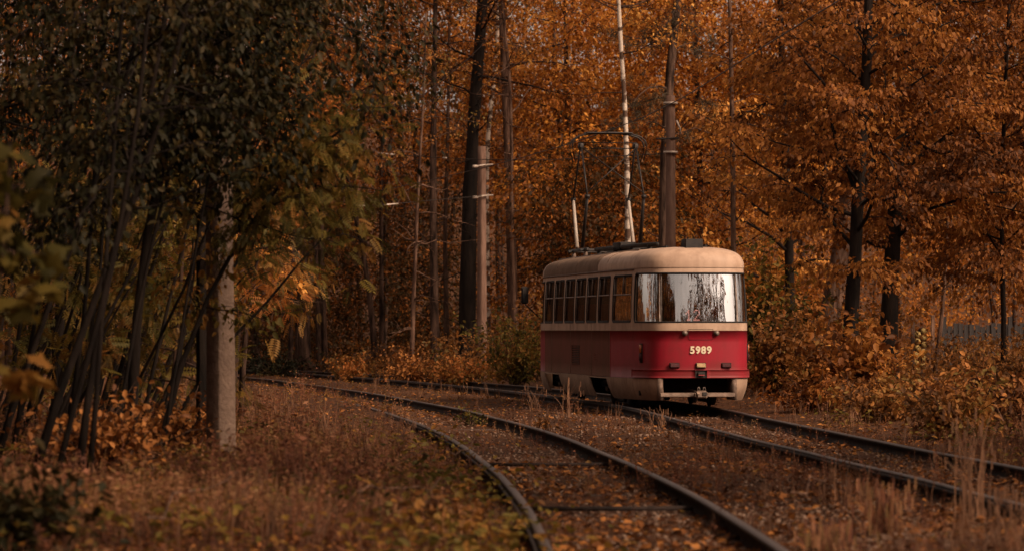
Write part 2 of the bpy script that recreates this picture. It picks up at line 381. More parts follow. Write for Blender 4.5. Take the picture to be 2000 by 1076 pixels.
def patch(s0, s1, z0, z1, d=0.0, th=.04, ns=None, nz=4, sl0=0., sl1=0.):
    """thick skin panel; sl0/sl1 shift the lower corners along s"""
    ns = ns or max(2, int(abs(s1 - s0) / .08)); u = np.linspace(0, 1, ns + 1); v = np.linspace(0, 1, nz + 1)
    U, Vv = np.meshgrid(u, v); lo = s0 + sl0 + (s1 + sl1 - s0 - sl0) * U; hi = s0 + (s1 - s0) * U; ss = lo * (1 - Vv) + hi * Vv; zz = z0 + (z1 - z0) * Vv
    A = tp(ss, zz, d).reshape(-1, 3); B = tp(ss, zz, d - th).reshape(-1, 3); n_ = ns + 1
    i = np.arange(nz)[:, None] * n_; k = np.arange(ns)[None, :]
    q = np.stack([i + k, i + k + 1, i + n_ + k + 1, i + n_ + k], -1).reshape(-1, 4); N = len(A)
    ring = np.concatenate([np.arange(n_), np.arange(1, nz + 1) * n_ + ns, nz * n_ + np.arange(ns - 1, -1, -1), np.arange(nz - 1, 0, -1) * n_])
    r2 = np.roll(ring, -1); e = np.stack([ring, r2, r2 + N, ring + N], -1)
    mb = MB(); mb.add(np.concatenate([A, B]), [q, q[:, ::-1] + N, e]); return mb
def ring_cell(mb, s0, s1, z0, z1, a0, a1, b0, b1, r, depth=.05):
    """wall cell s0..s1 x z0..z1 with a rounded opening a0..a1 x b0..b1"""
    ins_, out = [], []; na = max(3, int((a1 - a0) / .07)); nb = 7
    def arc(cx, cz, t0, ex, ez):
        for t in np.linspace(0, 90, 7)[1:-1] if False else np.linspace(0, 90, 7):
            an = math.radians(t0 + t); ins_.append((cx + r * math.cos(an), cz + r * math.sin(an)))
            horiz = (t0 in (-90, 90))
            if t <= 45: f = t / 45; out.append(((cx * (1 - f) + ex * f, ez) if horiz else (ex, cz * (1 - f) + ez * f)))
            else: f = (t - 45) / 45; out.append(((ex, ez * (1 - f) + cz * f) if horiz else (ex * (1 - f) + cx * f, ez)))
    for s in np.linspace(a0 + r, a1 - r, na)[1:-1]: ins_.append((s, b0)); out.append((s, z0))
    arc(a1 - r, b0 + r, -90, s1, z0)
    for z in np.linspace(b0 + r, b1 - r, nb)[1:-1]: ins_.append((a1, z)); out.append((s1, z))
    arc(a1 - r, b1 - r, 0, s1, z1)
    for s in np.linspace(a1 - r, a0 + r, na)[1:-1]: ins_.append((s, b1)); out.append((s, z1))
    arc(a0 + r, b1 - r, 90, s0, z1)
    for z in np.linspace(b1 - r, b0 + r, nb)[1:-1]: ins_.append((a0, z)); out.append((s0, z))
    arc(a0 + r, b0 + r, 180, s0, z0)
    I = np.array(ins_); O = np.array(out); n_ = len(I)
    V = np.concatenate([tp(O[:, 0], O[:, 1]), tp((O[:, 0] * .35 + I[:, 0] * .65), (O[:, 1] * .35 + I[:, 1] * .65)), tp(I[:, 0], I[:, 1]), tp(I[:, 0], I[:, 1], -depth)])
    k = np.arange(n_); k2 = (k + 1) % n_; q = [np.stack([j * n_ + k, j * n_ + k2, (j + 1) * n_ + k2, (j + 1) * n_ + k], -1) for j in range(3)]
    mb.add(V, q); return tp(I[:, 0], I[:, 1], -.004)

s1_, s2_ = s_at_y(1.10), s_at_y(2.68)
# lower body
patch(-s_at_y(2.76), s_at_y(2.76), .56, 1.45).build('rear_panel', M['red'], TR, True)['label'] = 'glossy red rear end panel'
sN = s_at_y(LEN - 2.76); s276 = s_at_y(2.765)
for sg in (1, -1):
    a, b = sorted((sg * s276, sg * sN)); patch(a, b, .56, 1.45).build('side_panel', M['redold'], TR, True)['label'] = 'faded brownish red side panel'
    a, b = sorted((sg * (sN + .003), sg * HS)); patch(a, b, .56, 1.45).build('front_panel', M['red'], TR, True)
# window band with openings
ZB0, ZB1 = 1.452, 2.62
wb = MB(); seals = []; wins = []
ysd = np.concatenate([[2.68], np.linspace(2.80, 11.35, 7)[1:]]); ysd[1:] = ysd[1:]
cells = [(s1_, s2_, s_at_y(1.22), s_at_y(2.58))]
for a, b in zip(ysd[:-1], ysd[1:]): cells.append((s_at_y(a), s_at_y(b), s_at_y(a) + (.13 if a > 2.7 else .17), s_at_y(b) - .06))
send = s_at_y(ysd[-1])
seals.append(ring_cell(wb, -s1_, s1_, ZB0, ZB1, -s_at_y(1.02), s_at_y(1.02), 1.61, 2.52, .07)); wins.append(('rear', -s_at_y(1.02), s_at_y(1.02)))
for sg in (1, -1):
    for (c0, c1, h0, h1) in cells:
        a0, a1 = sorted((sg * c0, sg * c1)); g0, g1 = sorted((sg * h0, sg * h1))
        seals.append(ring_cell(wb, a0, a1, ZB0, ZB1, g0, g1, 1.61, 2.50, .08)); wins.append(('side', g0, g1))
    a0, a1 = sorted((sg * send, sg * HS)); g0, g1 = sorted((sg * (send + .25), sg * (HS - .02)))
    seals.append(ring_cell(wb, a0, a1, ZB0, ZB1, g0, g1, 1.61, 2.50, .08)); wins.append(('front', g0, g1))
wb.build('window_band', M['cream'], TR, False)
for o in [c for c in TR.children if c.name.startswith('window_band')]:
    o.data.polygons.foreach_set('use_smooth', np.ones(len(o.data.polygons), dtype=bool)); o.data.set_sharp_from_angle(angle=math.radians(40))
for (kind, a, b), sealpts in zip(wins, seals):
    gm = M['windscreen'] if kind == 'rear' else (M['glassw'] if kind == 'side' and abs(a) < 3.2 and abs(b) < 3.5 else M['glass'])
    ns = max(2, int((b - a) / .06)); U, Z = np.meshgrid(np.linspace(a - .01, b + .01, ns + 1), np.linspace(1.60, 2.53, 6))
    V = tp(U, Z, -.028).reshape(-1, 3); i = np.arange(5)[:, None] * (ns + 1); k = np.arange(ns)[None, :]
    q = np.stack([i + k, i + k + 1, i + ns + 2 + k, i + ns + 1 + k], -1).reshape(-1, 4)
    if kind == 'rear': name = 'rear_window'
    else: name = 'window' if kind == 'side' else 'front_window'
    wo_ = mk(name, V, q, gm, TR, True)
    MB().tube(np.concatenate([sealpts, sealpts[:1]]), .014 if kind != 'rear' else .017, 6, False).build('seal', M['rubber'], wo_)
    if kind == 'side':
        mid = 2.13; pts = tp(np.linspace(a, b, 6), mid, -.012); MB().tube(pts, .014, 6).build('transom', M['alu'], wo_)
        c = (a + b) / 2 + (.1 if abs(a) > 3 else .0); MB().tube(tp(np.array([c, c, c]), np.array([mid, 2.3, 2.5]), -.012), .013, 6).build('mullion', M['alu'], wo_)
        for zz in (1.635, 2.478): MB().tube(tp(np.linspace(a + .05, b - .05, 6), zz, -.012), .012, 6).build('sash_rail', M['rubber'], wo_)
        for e in (a + .025, b - .025): MB().tube(tp(np.array([e, e]), np.array([1.66, 2.45]), -.012), .012, 6).build('sash_stile', M['alu'], wo_)
    if kind == 'rear':
        for sg in (-1, 1):
            sm = sg * s_at_x(.735); zz = np.linspace(1.60, 2.53, 5)
            mb = patch(sm - .022, sm + .022, 1.60, 2.53, -.010, .03, 2, 4); mb.build('mullion', M['alu'], wo_)
        MB().tube(tp(np.linspace(a + .1, b - .1, 40), 2.06, -.10), .012, 6).build('grab_rail', M['alu'], wo_)
# roof
nl = 15; rows = []
sgrid = np.concatenate([np.linspace(-HS, -_sarc[-2], 2)[:1], -_sarc[::-1][1:], _sarc[1:-1]])
for j in range(nl):
    th = j / (nl - 1) * math.pi / 2; kx = max(math.cos(th), 0) ** (2 / 3.3); kz = math.sin(th) ** (2 / 3.3)
    z = 2.622 + .40 * kz; base = tp(sgrid, np.full_like(sgrid, 2.62), .012 if j < 2 else .0)
    X = base[:, 0] * kx; Y = LEN / 2 + (base[:, 1] - LEN / 2) * (1 - (1 - kx) * .95 / 7)
    rows.append(np.stack([X, Y, np.full_like(X, z)], -1))
V = np.concatenate(rows); n_ = len(sgrid); i = np.arange(nl - 1)[:, None] * n_; k = np.arange(n_)[None, :]; k2 = (k + 1) % n_
q = np.stack([i + k, i + k2, i + n_ + k2, i + n_ + k], -1).reshape(-1, 4)
roof = mk('roof', V, q, M['cream'], TR, True); roof.data.materials.append(M['roofbrown'])
cy = V[q].mean(1)[:, 1]; cz_ = V[q].mean(1)[:, 2]
roof.data.polygons.foreach_set('material_index', (((cy > 4.6) & (cy < 12.3)) & (cz_ > 2.66)).astype(np.int32))
for sg in (1, -1):
    MB().tube(tp(sg * np.linspace(s_at_y(1.15), s_at_y(12.6), 60), 2.60, .014), .016, 6).build('rain_gutter', M['iron'], roof)
for yy in (3.35, 4.6, 7.2, 9.8):           # roof sheet joints
    pts = []
    for t in np.linspace(-80, 80, 25):
        th = math.radians(90 - abs(t)); kx = math.cos(th) ** (2 / 3.3); kz = math.sin(th) ** (2 / 3.3); pts.append((math.copysign(1.2 * kx, t), yy, 2.622 + .40 * kz + .003))
    MB().tube(pts, .007, 5).build('roof_seam', M['roofbrown'], roof)
# skirts: y-intervals, with slanted wheel arches
for sg in (1, -1):
    segs = [(s_at_x(.70), s_at_y(1.12), 0, 0), (s_at_y(1.128), s_at_y(3.15), 0, -.32), (s_at_y(5.2), s_at_y(6.2), -.25, 0), (s_at_y(6.208), s_at_y(9.2), 0, -.32),
            (s_at_y(11.3), s_at_y(LEN - 1.1), -.25, 0), (s_at_y(LEN - 1.09), HS - s_at_x(.70), 0, 0)]
    for (a, b, l0, l1) in segs:
        if sg > 0: mb = patch(a, b, .15, .555, .006, .03, None, 6, l0, l1)
        else: mb = patch(-b, -a, .15, .555, .006, .03, None, 6, -l1, -l0)
        sk = mb.build('skirt_panel', M['creamskirt'], TR, True); sk.data.set_sharp_from_angle(angle=math.radians(40))
    for (a, b) in ((3.15, 5.2), (9.2, 11.3)):      # strip above each wheel arch
        a_, b_ = sorted((sg * (s_at_y(a) + .004), sg * (s_at_y(b) - .004))); patch(a_, b_, .525, .555, .006, .03, None, 2).build('skirt_panel', M['creamskirt'], TR, True)
    h = tp(sg * s_at_y(.80), .30, .010); nn = tp(sg * s_at_y(.80), .30, .5) - tp(sg * s_at_y(.80), .30, 0); nn /= np.linalg.norm(nn)
    pts = [h - nn * .02, h + nn * .004]; V, Fs = tube(pts, .045, 14); V[:, 2] = .30 + (V[:, 2] - .30) * 1.5; MB().add(V, Fs).build('towing_hole', M['black'], TR)
# bumper band
sb = s_at_y(1.06)
patch(-sb, -.11, .575, .72, .042, .05, None, 3).build('bumper', M['red'], TR, False); patch(.11, sb, .575, .72, .042, .06, None, 3).build('bumper', M['red'], TR, False)
bm = patch(-.108, .108, .580, .715, .045, .04, 4, 3).build('bumper_socket', M['black'], TR)
MB().rbox((0, -.066, .66), (.13, .03, .05), .006).build('socket_cover', M['black'], TR); MB().rbox((0, -.07, .625), (.12, .02, .02), .004).build('socket_lip', M['red'], TR)
# underframe, end opening
MB().box((0, LEN / 2, .66), (2.2, LEN - 6.0, .2)).box((0, 1.85, .66), (1.8, 2.28, .2)).box((0, LEN - 1.85, .66), (1.8, 2.28, .2)).build('underframe', M['black'], TR)
MB().box((0, 1.3, .42), (1.9, .06, .34)).build('end_beam', M['black'], TR)
for x in (-.74, .66): MB().box((x, .35, .36), (.09, .5, .40)).build('opening_cheek', M['iron'], TR)
MB().rbox((-.04, .12, .255), (1.42, .06, .085), .012).build('cross_bar', M['iron'], TR)
cp = empty('coupler'); cp.parent = TR
MB().tube([(-.18, .95, .36), (-.06, .25, .30), (0, .02, .275)], .038, 10).build('draw_bar', M['iron'], cp)
MB().rbox((0.01, -.02, .265), (.22, .14, .15), .03).build('coupler_head', M['iron'], cp)
MB().rbox((0.055, -.095, .275), (.085, .02, .07), .008).build('coupler_socket', M['black'], cp)
MB().rbox((-.065, -.095, .29), (.06, .02, .05), .008).build('coupler_plate', M['cream'], cp)
for x in (-.045, .06):
    a = np.linspace(0, math.pi, 9); MB().tube(np.stack([x + .022 * np.cos(a), np.full(9, -.03), .345 + .06 * np.sin(a)], -1), .008, 6).build('coupler_loop', M['alu'], cp)
for x in (-.115, .135): MB().rbox((x, -.03, .26), (.035, .08, .07), .008).build('coupler_lug', M['iron'], cp)
# bogies
for yc in (3.9, 10.1):
    bgy = empty('bogie'); bgy.parent = TR
    for x in (-.95, .95): MB().rbox((x, yc, .40), (.14, 2.5, .14), .03).build('bogie_frame', M['black'], bgy)
    MB().rbox((0, yc, .42), (1.9, .35, .2), .03).build('bolster', M['black'], bgy); MB().rbox((0, yc, .14), (.12, 1.0, .1), .02).build('track_brake', M['black'], bgy)
    for x in (-.82, .82): MB().rbox((x, yc, .10), (.08, .9, .10), .02).build('track_brake', M['black'], bgy)
    for dy in (-.95, .95):
        MB().cyl((-.76, yc + dy, .34), (.76, yc + dy, .34), .06).build('axle', M['black'], bgy)
        for x in (-.79, .79):
            sg = math.copysign(1, x); w = MB().cyl((x - .045, yc + dy, .34), (x + .045, yc + dy, .34), .335, 28).build('wheel', M['black'], bgy)
            MB().cyl((x - sg * .06, yc + dy, .34), (x - sg * .035, yc + dy, .34), .365, 28).build('flange', M['rail'], w)
            MB().rbox((x + sg * .13, yc + dy, .34), (.12, .22, .2), .03).build('axle_box', M['iron'], w)
for (y0, y1, zz) in ((5.3, 8.7, .36), (1.5, 2.7, .40), (11.4, 12.6, .40)): MB().rbox((0, (y0 + y1) / 2, zz), (1.75, y1 - y0, .36), .03).build('equipment_shade_box', M['black'], TR)  # black boxes added to darken the open gap under the tram
for yc in (3.9, 10.1): MB().box((0, yc, .47), (.5, 2.2, .2)).build('traction_motor', M['black'], TR)
# rear details
M['lampred'] = pmat('lamp_red_lens', (.045, .010, .011), None, rough=.6, spec=.15); M['lampamber'] = pmat('lamp_amber_lens', (.38, .09, .02), None, rough=.25, spec=.5)
M['plate'] = pmat('reflector_cream', (.34, .22, .105), (.28, .175, .085), 20, .6)
for x, mt, nm in ((-.49, 'lampred', 'tail_lamp'), (0.0, 'plate', 'reflector_plate'), (.49, 'lampred', 'tail_lamp')):
    b = tp(math.copysign(s_at_x(abs(x)), -x) if x else 0, .81, 0); hd = MB().rbox((b[0], b[1] - .025, .805), (.175, .05, .085), .012).build(nm, M[mt], TR)
    MB().rbox((b[0], b[1] - .012, .805), (.195, .03, .10), .008).build('lamp_housing', M['black'], hd)
for x in (-.30, .30):
    b = tp(math.copysign(s_at_x(.3), -x), 1.41, 0); r_ = MB().cyl((x, b[1], 1.405), (x, b[1] - .05, 1.405), .05, 16).build('round_lamp', M['iron'], TR, False)
    MB().cyl((x, b[1] - .045, 1.405), (x, b[1] - .062, 1.405), .035, 16).build('lamp_lens', M['alu'], r_)
hatch = MB()
for a, b in (((-.235, 1.475), (.235, 1.475)), ((-.235, 1.475), (-.235, 1.30)), ((.235, 1.475), (.235, 1.30)), ((-.235, 1.30), (-.21, 1.28)), ((.235, 1.30), (.21, 1.28)), ((-.21, 1.28), (.21, 1.28))):
    pa = tp(-math.copysign(s_at_x(abs(a[0])), a[0]), a[1], .002); pb = tp(-math.copysign(s_at_x(abs(b[0])), b[0]), b[1], .002)
    pm = tp(-(np.array([math.copysign(s_at_x(abs(a[0])), a[0])]) * .5 + .5 * math.copysign(s_at_x(abs(b[0])), b[0])), np.array([(a[1] + b[1]) / 2]), .002)[0]
    hatch.tube([pa, pm, pb], .004, 4)
hatch.build('hatch_outline', M['black'], TR)
for sg in (1, -1):
    ss = sg * s_at_y(.62); c0 = tp(ss, 1.12, .03); c1 = tp(ss, .95, .03)
    nn = tp(ss, 1.1, .3) - tp(ss, 1.1, 0); ang = math.atan2(nn[1], nn[0]) + math.pi / 2; R = np.array([[math.cos(ang), -math.sin(ang), 0], [math.sin(ang), math.cos(ang), 0], [0, 0, 1]])
    hs = MB().box(tp(ss, 1.03, .004), (.10, .03, .36), R).build('signal_housing', M['black'], TR)
    MB().box(tp(ss, 1.115, .024), (.075, .03, .15), R).build('turn_lamp', M['lampamber'], hs); MB().box(tp(ss, .955, .024), (.075, .03, .13), R).build('tail_lamp', M['lampred'], hs)
# ventilation louvre on the left side (and the same on the right)
for sg in (1, -1):
    a = s_at_y(6.45); b = s_at_y(7.45); lo_, hi_ = sorted((sg * a, sg * b))
    lv = patch(lo_, hi_, .76, 1.15, .002, .01, 4, 2).build('louvre', M['black'], TR)
    for z in np.linspace(.775, 1.135, 11): patch(lo_, hi_, z - .009, z + .009, .014, .012, 4, 1).build('slat', M['redold'], lv)
    a = s_at_y(4.2); b = s_at_y(4.6); lo_, hi_ = sorted((sg * a, sg * b))
    for z in np.linspace(.86, 1.0, 4): patch(lo_, hi_, z - .008, z + .008, .006, .008, 3, 1).build('slat', M['redold'], lv)
for sg in (1, -1):
    for y in (4.9, 7.6, 10.2): MB().tube(tp(np.full(6, sg * s_at_y(y)), np.linspace(.57, 1.6, 6), .002), .005, 4).build('panel_seam', M['roofbrown'], TR)
    MB().tube(tp(sg * np.linspace(s_at_y(1.1), s_at_y(12.8), 50), 1.452, .004), .006, 4).build('belt_moulding', M['creamskirt'], TR)
# fleet number
cu = bpy.data.curves.new('fleet_number', 'FONT'); cu.body = '5989'; cu.size = .182; cu.align_x = 'CENTER'; cu.align_y = 'CENTER'; cu.extrude = .002; cu.offset = .0072; cu.space_character = 1.16
M['number'] = pmat('number_cream', (.80, .66, .46), (.70, .55, .38), 30, .55); cu.materials.append(M['number'])
_t = bpy.data.objects.new('number_curve', cu); COL.objects.link(_t); bpy.context.view_layer.update(); _me = bpy.data.meshes.new_from_object(_t.evaluated_get(bpy.context.evaluated_depsgraph_get())); bpy.data.objects.remove(_t)
to = bpy.data.objects.new('fleet_number', _me); COL.objects.link(to); to.parent = TR; to.location = (0.0, -.008, 1.085); to.rotation_euler = (math.radians(90), 0, 0); to.scale = (1.0, 1.0, 1)
# route display behind the rear window
m = bpy.data.materials.new('led_red'); m.use_nodes = True; n = m.node_tree; n.nodes.clear(); e = n.nodes.new('ShaderNodeEmission'); e.inputs[0].default_value = (1, .42, .32, 1); e.inputs[1].default_value = 2.4; oo = n.nodes.new('ShaderNodeOutputMaterial'); n.links.new(e.outputs[0], oo.inputs[0]); M['led'] = m
disp = MB().rbox((-.10, .34, 1.74), (.42, .05, .26), .01).build('route_display', M['black'], TR)
digit = {'1': ["00100", "01100", "10100", "00100", "00100", "00100", "01110"], '2': ["01110", "10001", "00001", "00010", "00100", "01000", "11111"]}
for di, ch in enumerate('12'):
    mb = MB()
    for r_, row in enumerate(digit[ch]):
        for c_, bit in enumerate(row):
            if bit == '1': mb.box((-.215 + di * .15 + c_ * .024, .31, 1.83 - r_ * .030), (.021, .008, .026))
    mb.build('led_digit', M['led'], disp)
# roof box, walkway, cable duct
MB().rbox((-.02, .74, 3.045), (.34, .42, .24), .015).build('roof_lamp_box', M['black'], TR)
for (x, y0, y1, z, w, h_) in ((-.34, 1.6, 9.5, 3.035, .05, .05), (.28, .9, 6.0, 3.04, .05, .04), (-.62, 3.0, 12.0, 2.985, .05, .05), (-.10, 6.0, 9.0, 3.09, .32, .10)):
    MB().rbox((x, (y0 + y1) / 2, z), (w, y1 - y0, h_), .01).build('roof_duct', M['black'], TR)
MB().tube([(-.42, 2.2, 3.10), (-.42, 5, 3.13), (-.42, 9.4, 3.15)], .045, 8).build('roof_beam', M['black'], TR)
for y in (3, 5, 7, 9): MB().rbox((-.42, y, 3.06), (.09, .09, .12), .01).build('beam_foot', M['black'], TR)
MB().rbox((-.30, 6.6, 3.16), (.34, .9, .16), .02).build('roof_box', M['black'], TR)
MB().tube([(-.80, 2.0, 2.985), (-.80, 6, 2.985), (-.80, 12.0, 2.985)], .022, 6).build('roof_pipe', M['iron'], TR)
for sx in (-.62, .30): MB().tube([(sx * .98, .42, 2.72), (sx, .50, 2.86), (sx * .98, .66, 2.97)], .004, 4).build('dome_seam', M['roofbrown'], roof)
# pantograph
PG = empty('pantograph'); PG.parent = TR
py = 10.35; zb = 3.22
M['pgdark'] = pmat('pantograph_dark', (.02, .016, .014), (.035, .026, .022), 8, .5, metal=.4); M['pgpale'] = pmat('pantograph_pale', (.46, .38, .31), (.36, .28, .22), 8, .5)
for x in (-.62, .62):
    MB().rbox((x, py, zb - .06), (.06, 2.1, .07), .01).build('base_rail', M['pgdark'], PG)
for y in (py - .8, py + .8): MB().rbox((0, y, zb - .07), (1.5, .07, .06), .01).build('base_beam', M['pgdark'], PG)
for x in (-.62, .62):
    for y in (py - .8, py + .8): MB().tube([(x, y, zb - .30), (x, y, zb - .24), (x, y, zb - .18), (x, y, zb - .1)], [.03, .05, .05, .03], 10).build('insulator', M['iron'], PG)
    for sg, kmat in ((-1, 'pgdark'), (1, 'pgpale')):
        bx_, kx_ = (x, py + sg * .36, zb), (x * .98, py + sg * .95, 4.28)
        MB().tube([bx_, kx_], [.042, .03], 10).build('lower_arm', M[kmat], PG)
        MB().tube([(kx_[0] - .05, kx_[1], kx_[2]), (kx_[0] + .05, kx_[1], kx_[2])], .045, 10).build('knee_joint', M['pgdark'], PG)
        MB().tube([kx_, (x * .96, py + sg * .06, 5.40)], .020, 8).build('upper_arm', M['pgdark' if sg < 0 else 'pgdark'], PG)
    MB().rbox((x * .96, py, 5.40), (.10, .22, .12), .02).build('head_joint', M['pgdark'], PG)
MB().tube([(-.62, py - .9, 4.35), (.59, py - .1, 5.36)], .012, 6).build('brace', M['pgdark'], PG); MB().tube([(.62, py - .9, 4.35), (-.59, py - .1, 5.36)], .012, 6).build('brace', M['pgdark'], PG)
for z in (5.35, 5.47): MB().tube([(-.62, py, z), (.62, py, z)], .012, 6).build('cross_tube', M['pgdark'], PG)
for dy in (-.17, .17):
    hp = [(-.74, -.45), (-.79, -.25), (-.81, -.10), (-.78, .0), (-.68, .09), (-.5, .145), (-.25, .175), (0, .185), (.25, .175), (.5, .145), (.68, .09), (.78, .0), (.81, -.10), (.79, -.25), (.74, -.42)]
    MB().tube([(x, py + dy, 5.50 + z) for x, z in hp], [.010, .012, .014] + [.017] * 9 + [.014, .012, .010], 8).build('collector_horn', M['pgdark'], PG)
MB().rbox((0, py, 5.675), (1.0, .42, .03), .008).build('contact_strip', M['pgdark'], PG)
# mirror at the far end
mi = empty('mirror'); mi.parent = TR
MB().tube([(-1.19, 12.6, 1.75), (-1.38, 12.75, 1.95), (-1.45, 12.8, 2.02)], .014, 6).build('mirror_arm', M['black'], mi)
MB().rbox((-1.46, 12.8, 2.22), (.16, .07, .38), .03).build('mirror_head', M['black'], mi)
# interior
MB().box((0, LEN / 2, .92), (2.3, LEN - 6.0, .05)).box((0, 1.9, .92), (1.8, 2.18, .05)).box((0, LEN - 1.9, .92), (1.8, 2.18, .05)).build('floor', M['floor'], TR)
MB().box((0, LEN / 2, 2.56), (2.1, LEN - 6.0, .03)).box((0, 2.0, 2.56), (1.75, 1.98, .03)).box((0, LEN - 2.0, 2.56), (1.75, 1.98, .03)).build('ceiling', M['floor'], TR)
MB().box((0, LEN - 2.6, 1.7), (2.2, .04, 1.5)).build('cab_wall', M['floor'], TR)
for y in np.arange(1.6, 11.0, .85):
    for x in (-.85, .85):
        st = MB().rbox((x, y, 1.36), (.44, .42, .06), .02).build('seat', M['seat'], TR)
        MB().rbox((x, y - .2, 1.68), (.44, .05, .60), .02).build('seat_back', M['seat'], st)
MB().rbox((0, .95, 1.35), (1.5, .35, .7), .04).build('rear_bench', M['floor'], TR)
MB().rbox((-.05, .45, 2.28), (.24, .05, .30), .02).build('hanging_panel', M['alu'], TR)
for x in (-.5, .5): MB().tube([(x, 2.5, .95), (x, 2.5, 2.54)], .02, 8).build('grab_pole', M['alu'], TR)
# ------------------------------------------------------------------ vegetation helpers
def unit(a): return a / (np.linalg.norm(a, axis=-1, keepdims=True) + 1e-9)
# leaf templates: x across, y towards the tip, z up; (verts, quads)
T_DIA = (np.array([[0, 0, 0], [.30, .45, .10], [0, 1, -.08], [-.30, .45, .10]]), np.array([[0, 1, 2, 3]]))
T_OVAL = (np.array([[0, 0, 0], [.24, .25, .08], [.26, .62, .06], [0, 1, -.12], [-.26, .62, .06], [-.24, .25, .08]]), np.array([[0, 1, 2, 3], [0, 3, 4, 5]]))
def _pinnate(n=7):
    V, Q = [], []
    for i in range(n):
        y = .12 + .8 * i / n
        for s in (-1, 1):
            b = len(V); l = .30 * (1 - .45 * abs(i / n - .4)); dr = -.10 * (i / n) ** 2
            V += [[0, y, dr], [s * l * .5, y - .025, dr + .015], [s * l, y + .05, dr - .05], [s * l * .5, y + .085, dr + .015]]; Q.append([b, b + 1, b + 2, b + 3])
    b = len(V); V += [[0, .85, -.08], [.05, .95, -.09], [0, 1.1, -.14], [-.05, .95, -.09]]; Q.append([b, b + 1, b + 2, b + 3])
    b = len(V); V += [[-.006, 0, 0], [.006, 0, 0], [.006, .9, -.085], [-.006, .9, -.085]]; Q.append([b, b + 1, b + 2, b + 3])
    return np.array(V), np.array(Q)
T_PIN = _pinnate()
def _maple():
    pts = [(0, 0), (.16, .10), (.42, .02), (.36, .22), (.60, .42), (.34, .48), (.30, .60), (.16, .60), (0, 1.0)]
    V = [[0, .35, .05]] + [[x, y, -.06 * abs(x) * 2 - .05 * y] for x, y in pts] + [[-x, y, -.06 * abs(x) * 2 - .05 * y] for x, y in pts[1:-1][::-1]]
    n_ = len(V) - 1; Q = []
    for j in range(1, n_, 2): Q.append([0, j, j + 1, (j + 1) % n_ + 1 if j + 2 > n_ else j + 2])
    return np.array(V), np.array(Q)
T_MAPLE = _maple()
def _needles(n=22):
    r = np.random.default_rng(5); V, Q = [], []
    for i in range(n):
        y = .6 * i / n; a = r.uniform(0, 6.28); d = np.array([math.cos(a) * .8, .6, math.sin(a) * .8]); d /= np.linalg.norm(d); s = np.cross(d, [0.3, .2, 1]); s /= np.linalg.norm(s); b = len(V); p0 = np.array([0, y, 0])
        V += [p0 - s * .012, p0 + s * .012, p0 + d * .42 + s * .004, p0 + d * .42 - s * .004]; Q.append([b, b + 1, b + 2, b + 3])
    return np.array(V), np.array(Q)
T_NEED = _needles()
def _grass(n=8, seed=2, spread=.35):
    r = np.random.default_rng(seed); V, Q = [], []
    for i in range(n):
        a = r.uniform(0, 6.28); d = np.array([math.cos(a), math.sin(a), 0]) * r.uniform(.1, 1) * spread; h = r.uniform(.5, 1); sd = np.array([-math.sin(a + .6), math.cos(a + .6), 0]) * .010; p0 = np.array([r.normal(0, .05), r.normal(0, .05), 0]); b = len(V)
        for t, w in ((0, 1), (.5, .8), (1, .12)):
            c = p0 + d * t ** 1.8 + np.array([0, 0, h * (t - .12 * t * t * 1.5)]); V += [c - sd * w, c + sd * w]
        Q += [[b, b + 1, b + 3, b + 2], [b + 2, b + 3, b + 5, b + 4]]
    return np.array(V), np.array(Q)
T_GRASS = [_grass(8, 2), _grass(7, 3, .5), _grass(9, 4, .25)]
def _weed(seed, nst=3, nl=8, ls=.12):
    """upright weed, unit height along z: thin stems with small leaves"""
    r = np.random.default_rng(seed); V, Q = [], []
    for _ in range(nst):
        a = r.uniform(0, 6.28); ln_ = np.array([math.cos(a), math.sin(a), 0]) * r.uniform(.05, .35); h = r.uniform(.6, 1); sd = np.array([.008, .004, 0]); b = len(V)
        V += [-sd, sd, ln_ + [0, 0, h] + sd * .4, ln_ + [0, 0, h] - sd * .4]; Q.append([b, b + 1, b + 2, b + 3])
        for k in range(nl):
            t = r.uniform(.15, 1); p0 = ln_ * t + np.array([0, 0, h * t]); an = r.uniform(0, 6.28); d = unit(np.array([math.cos(an), math.sin(an), r.uniform(-.5, .6)])); s = unit(np.cross(d, [r.normal(0, .5), r.normal(0, .5), 1])); l = ls * r.uniform(.5, 1.2); b = len(V)
            V += [p0, p0 + d * l * .5 + s * l * .28, p0 + d * l, p0 + d * l * .5 - s * l * .28]; Q.append([b, b + 1, b + 2, b + 3])
    return np.array(V, dtype=float), np.array(Q)
T_WEED = [_weed(s) for s in (1, 2, 3, 4)]

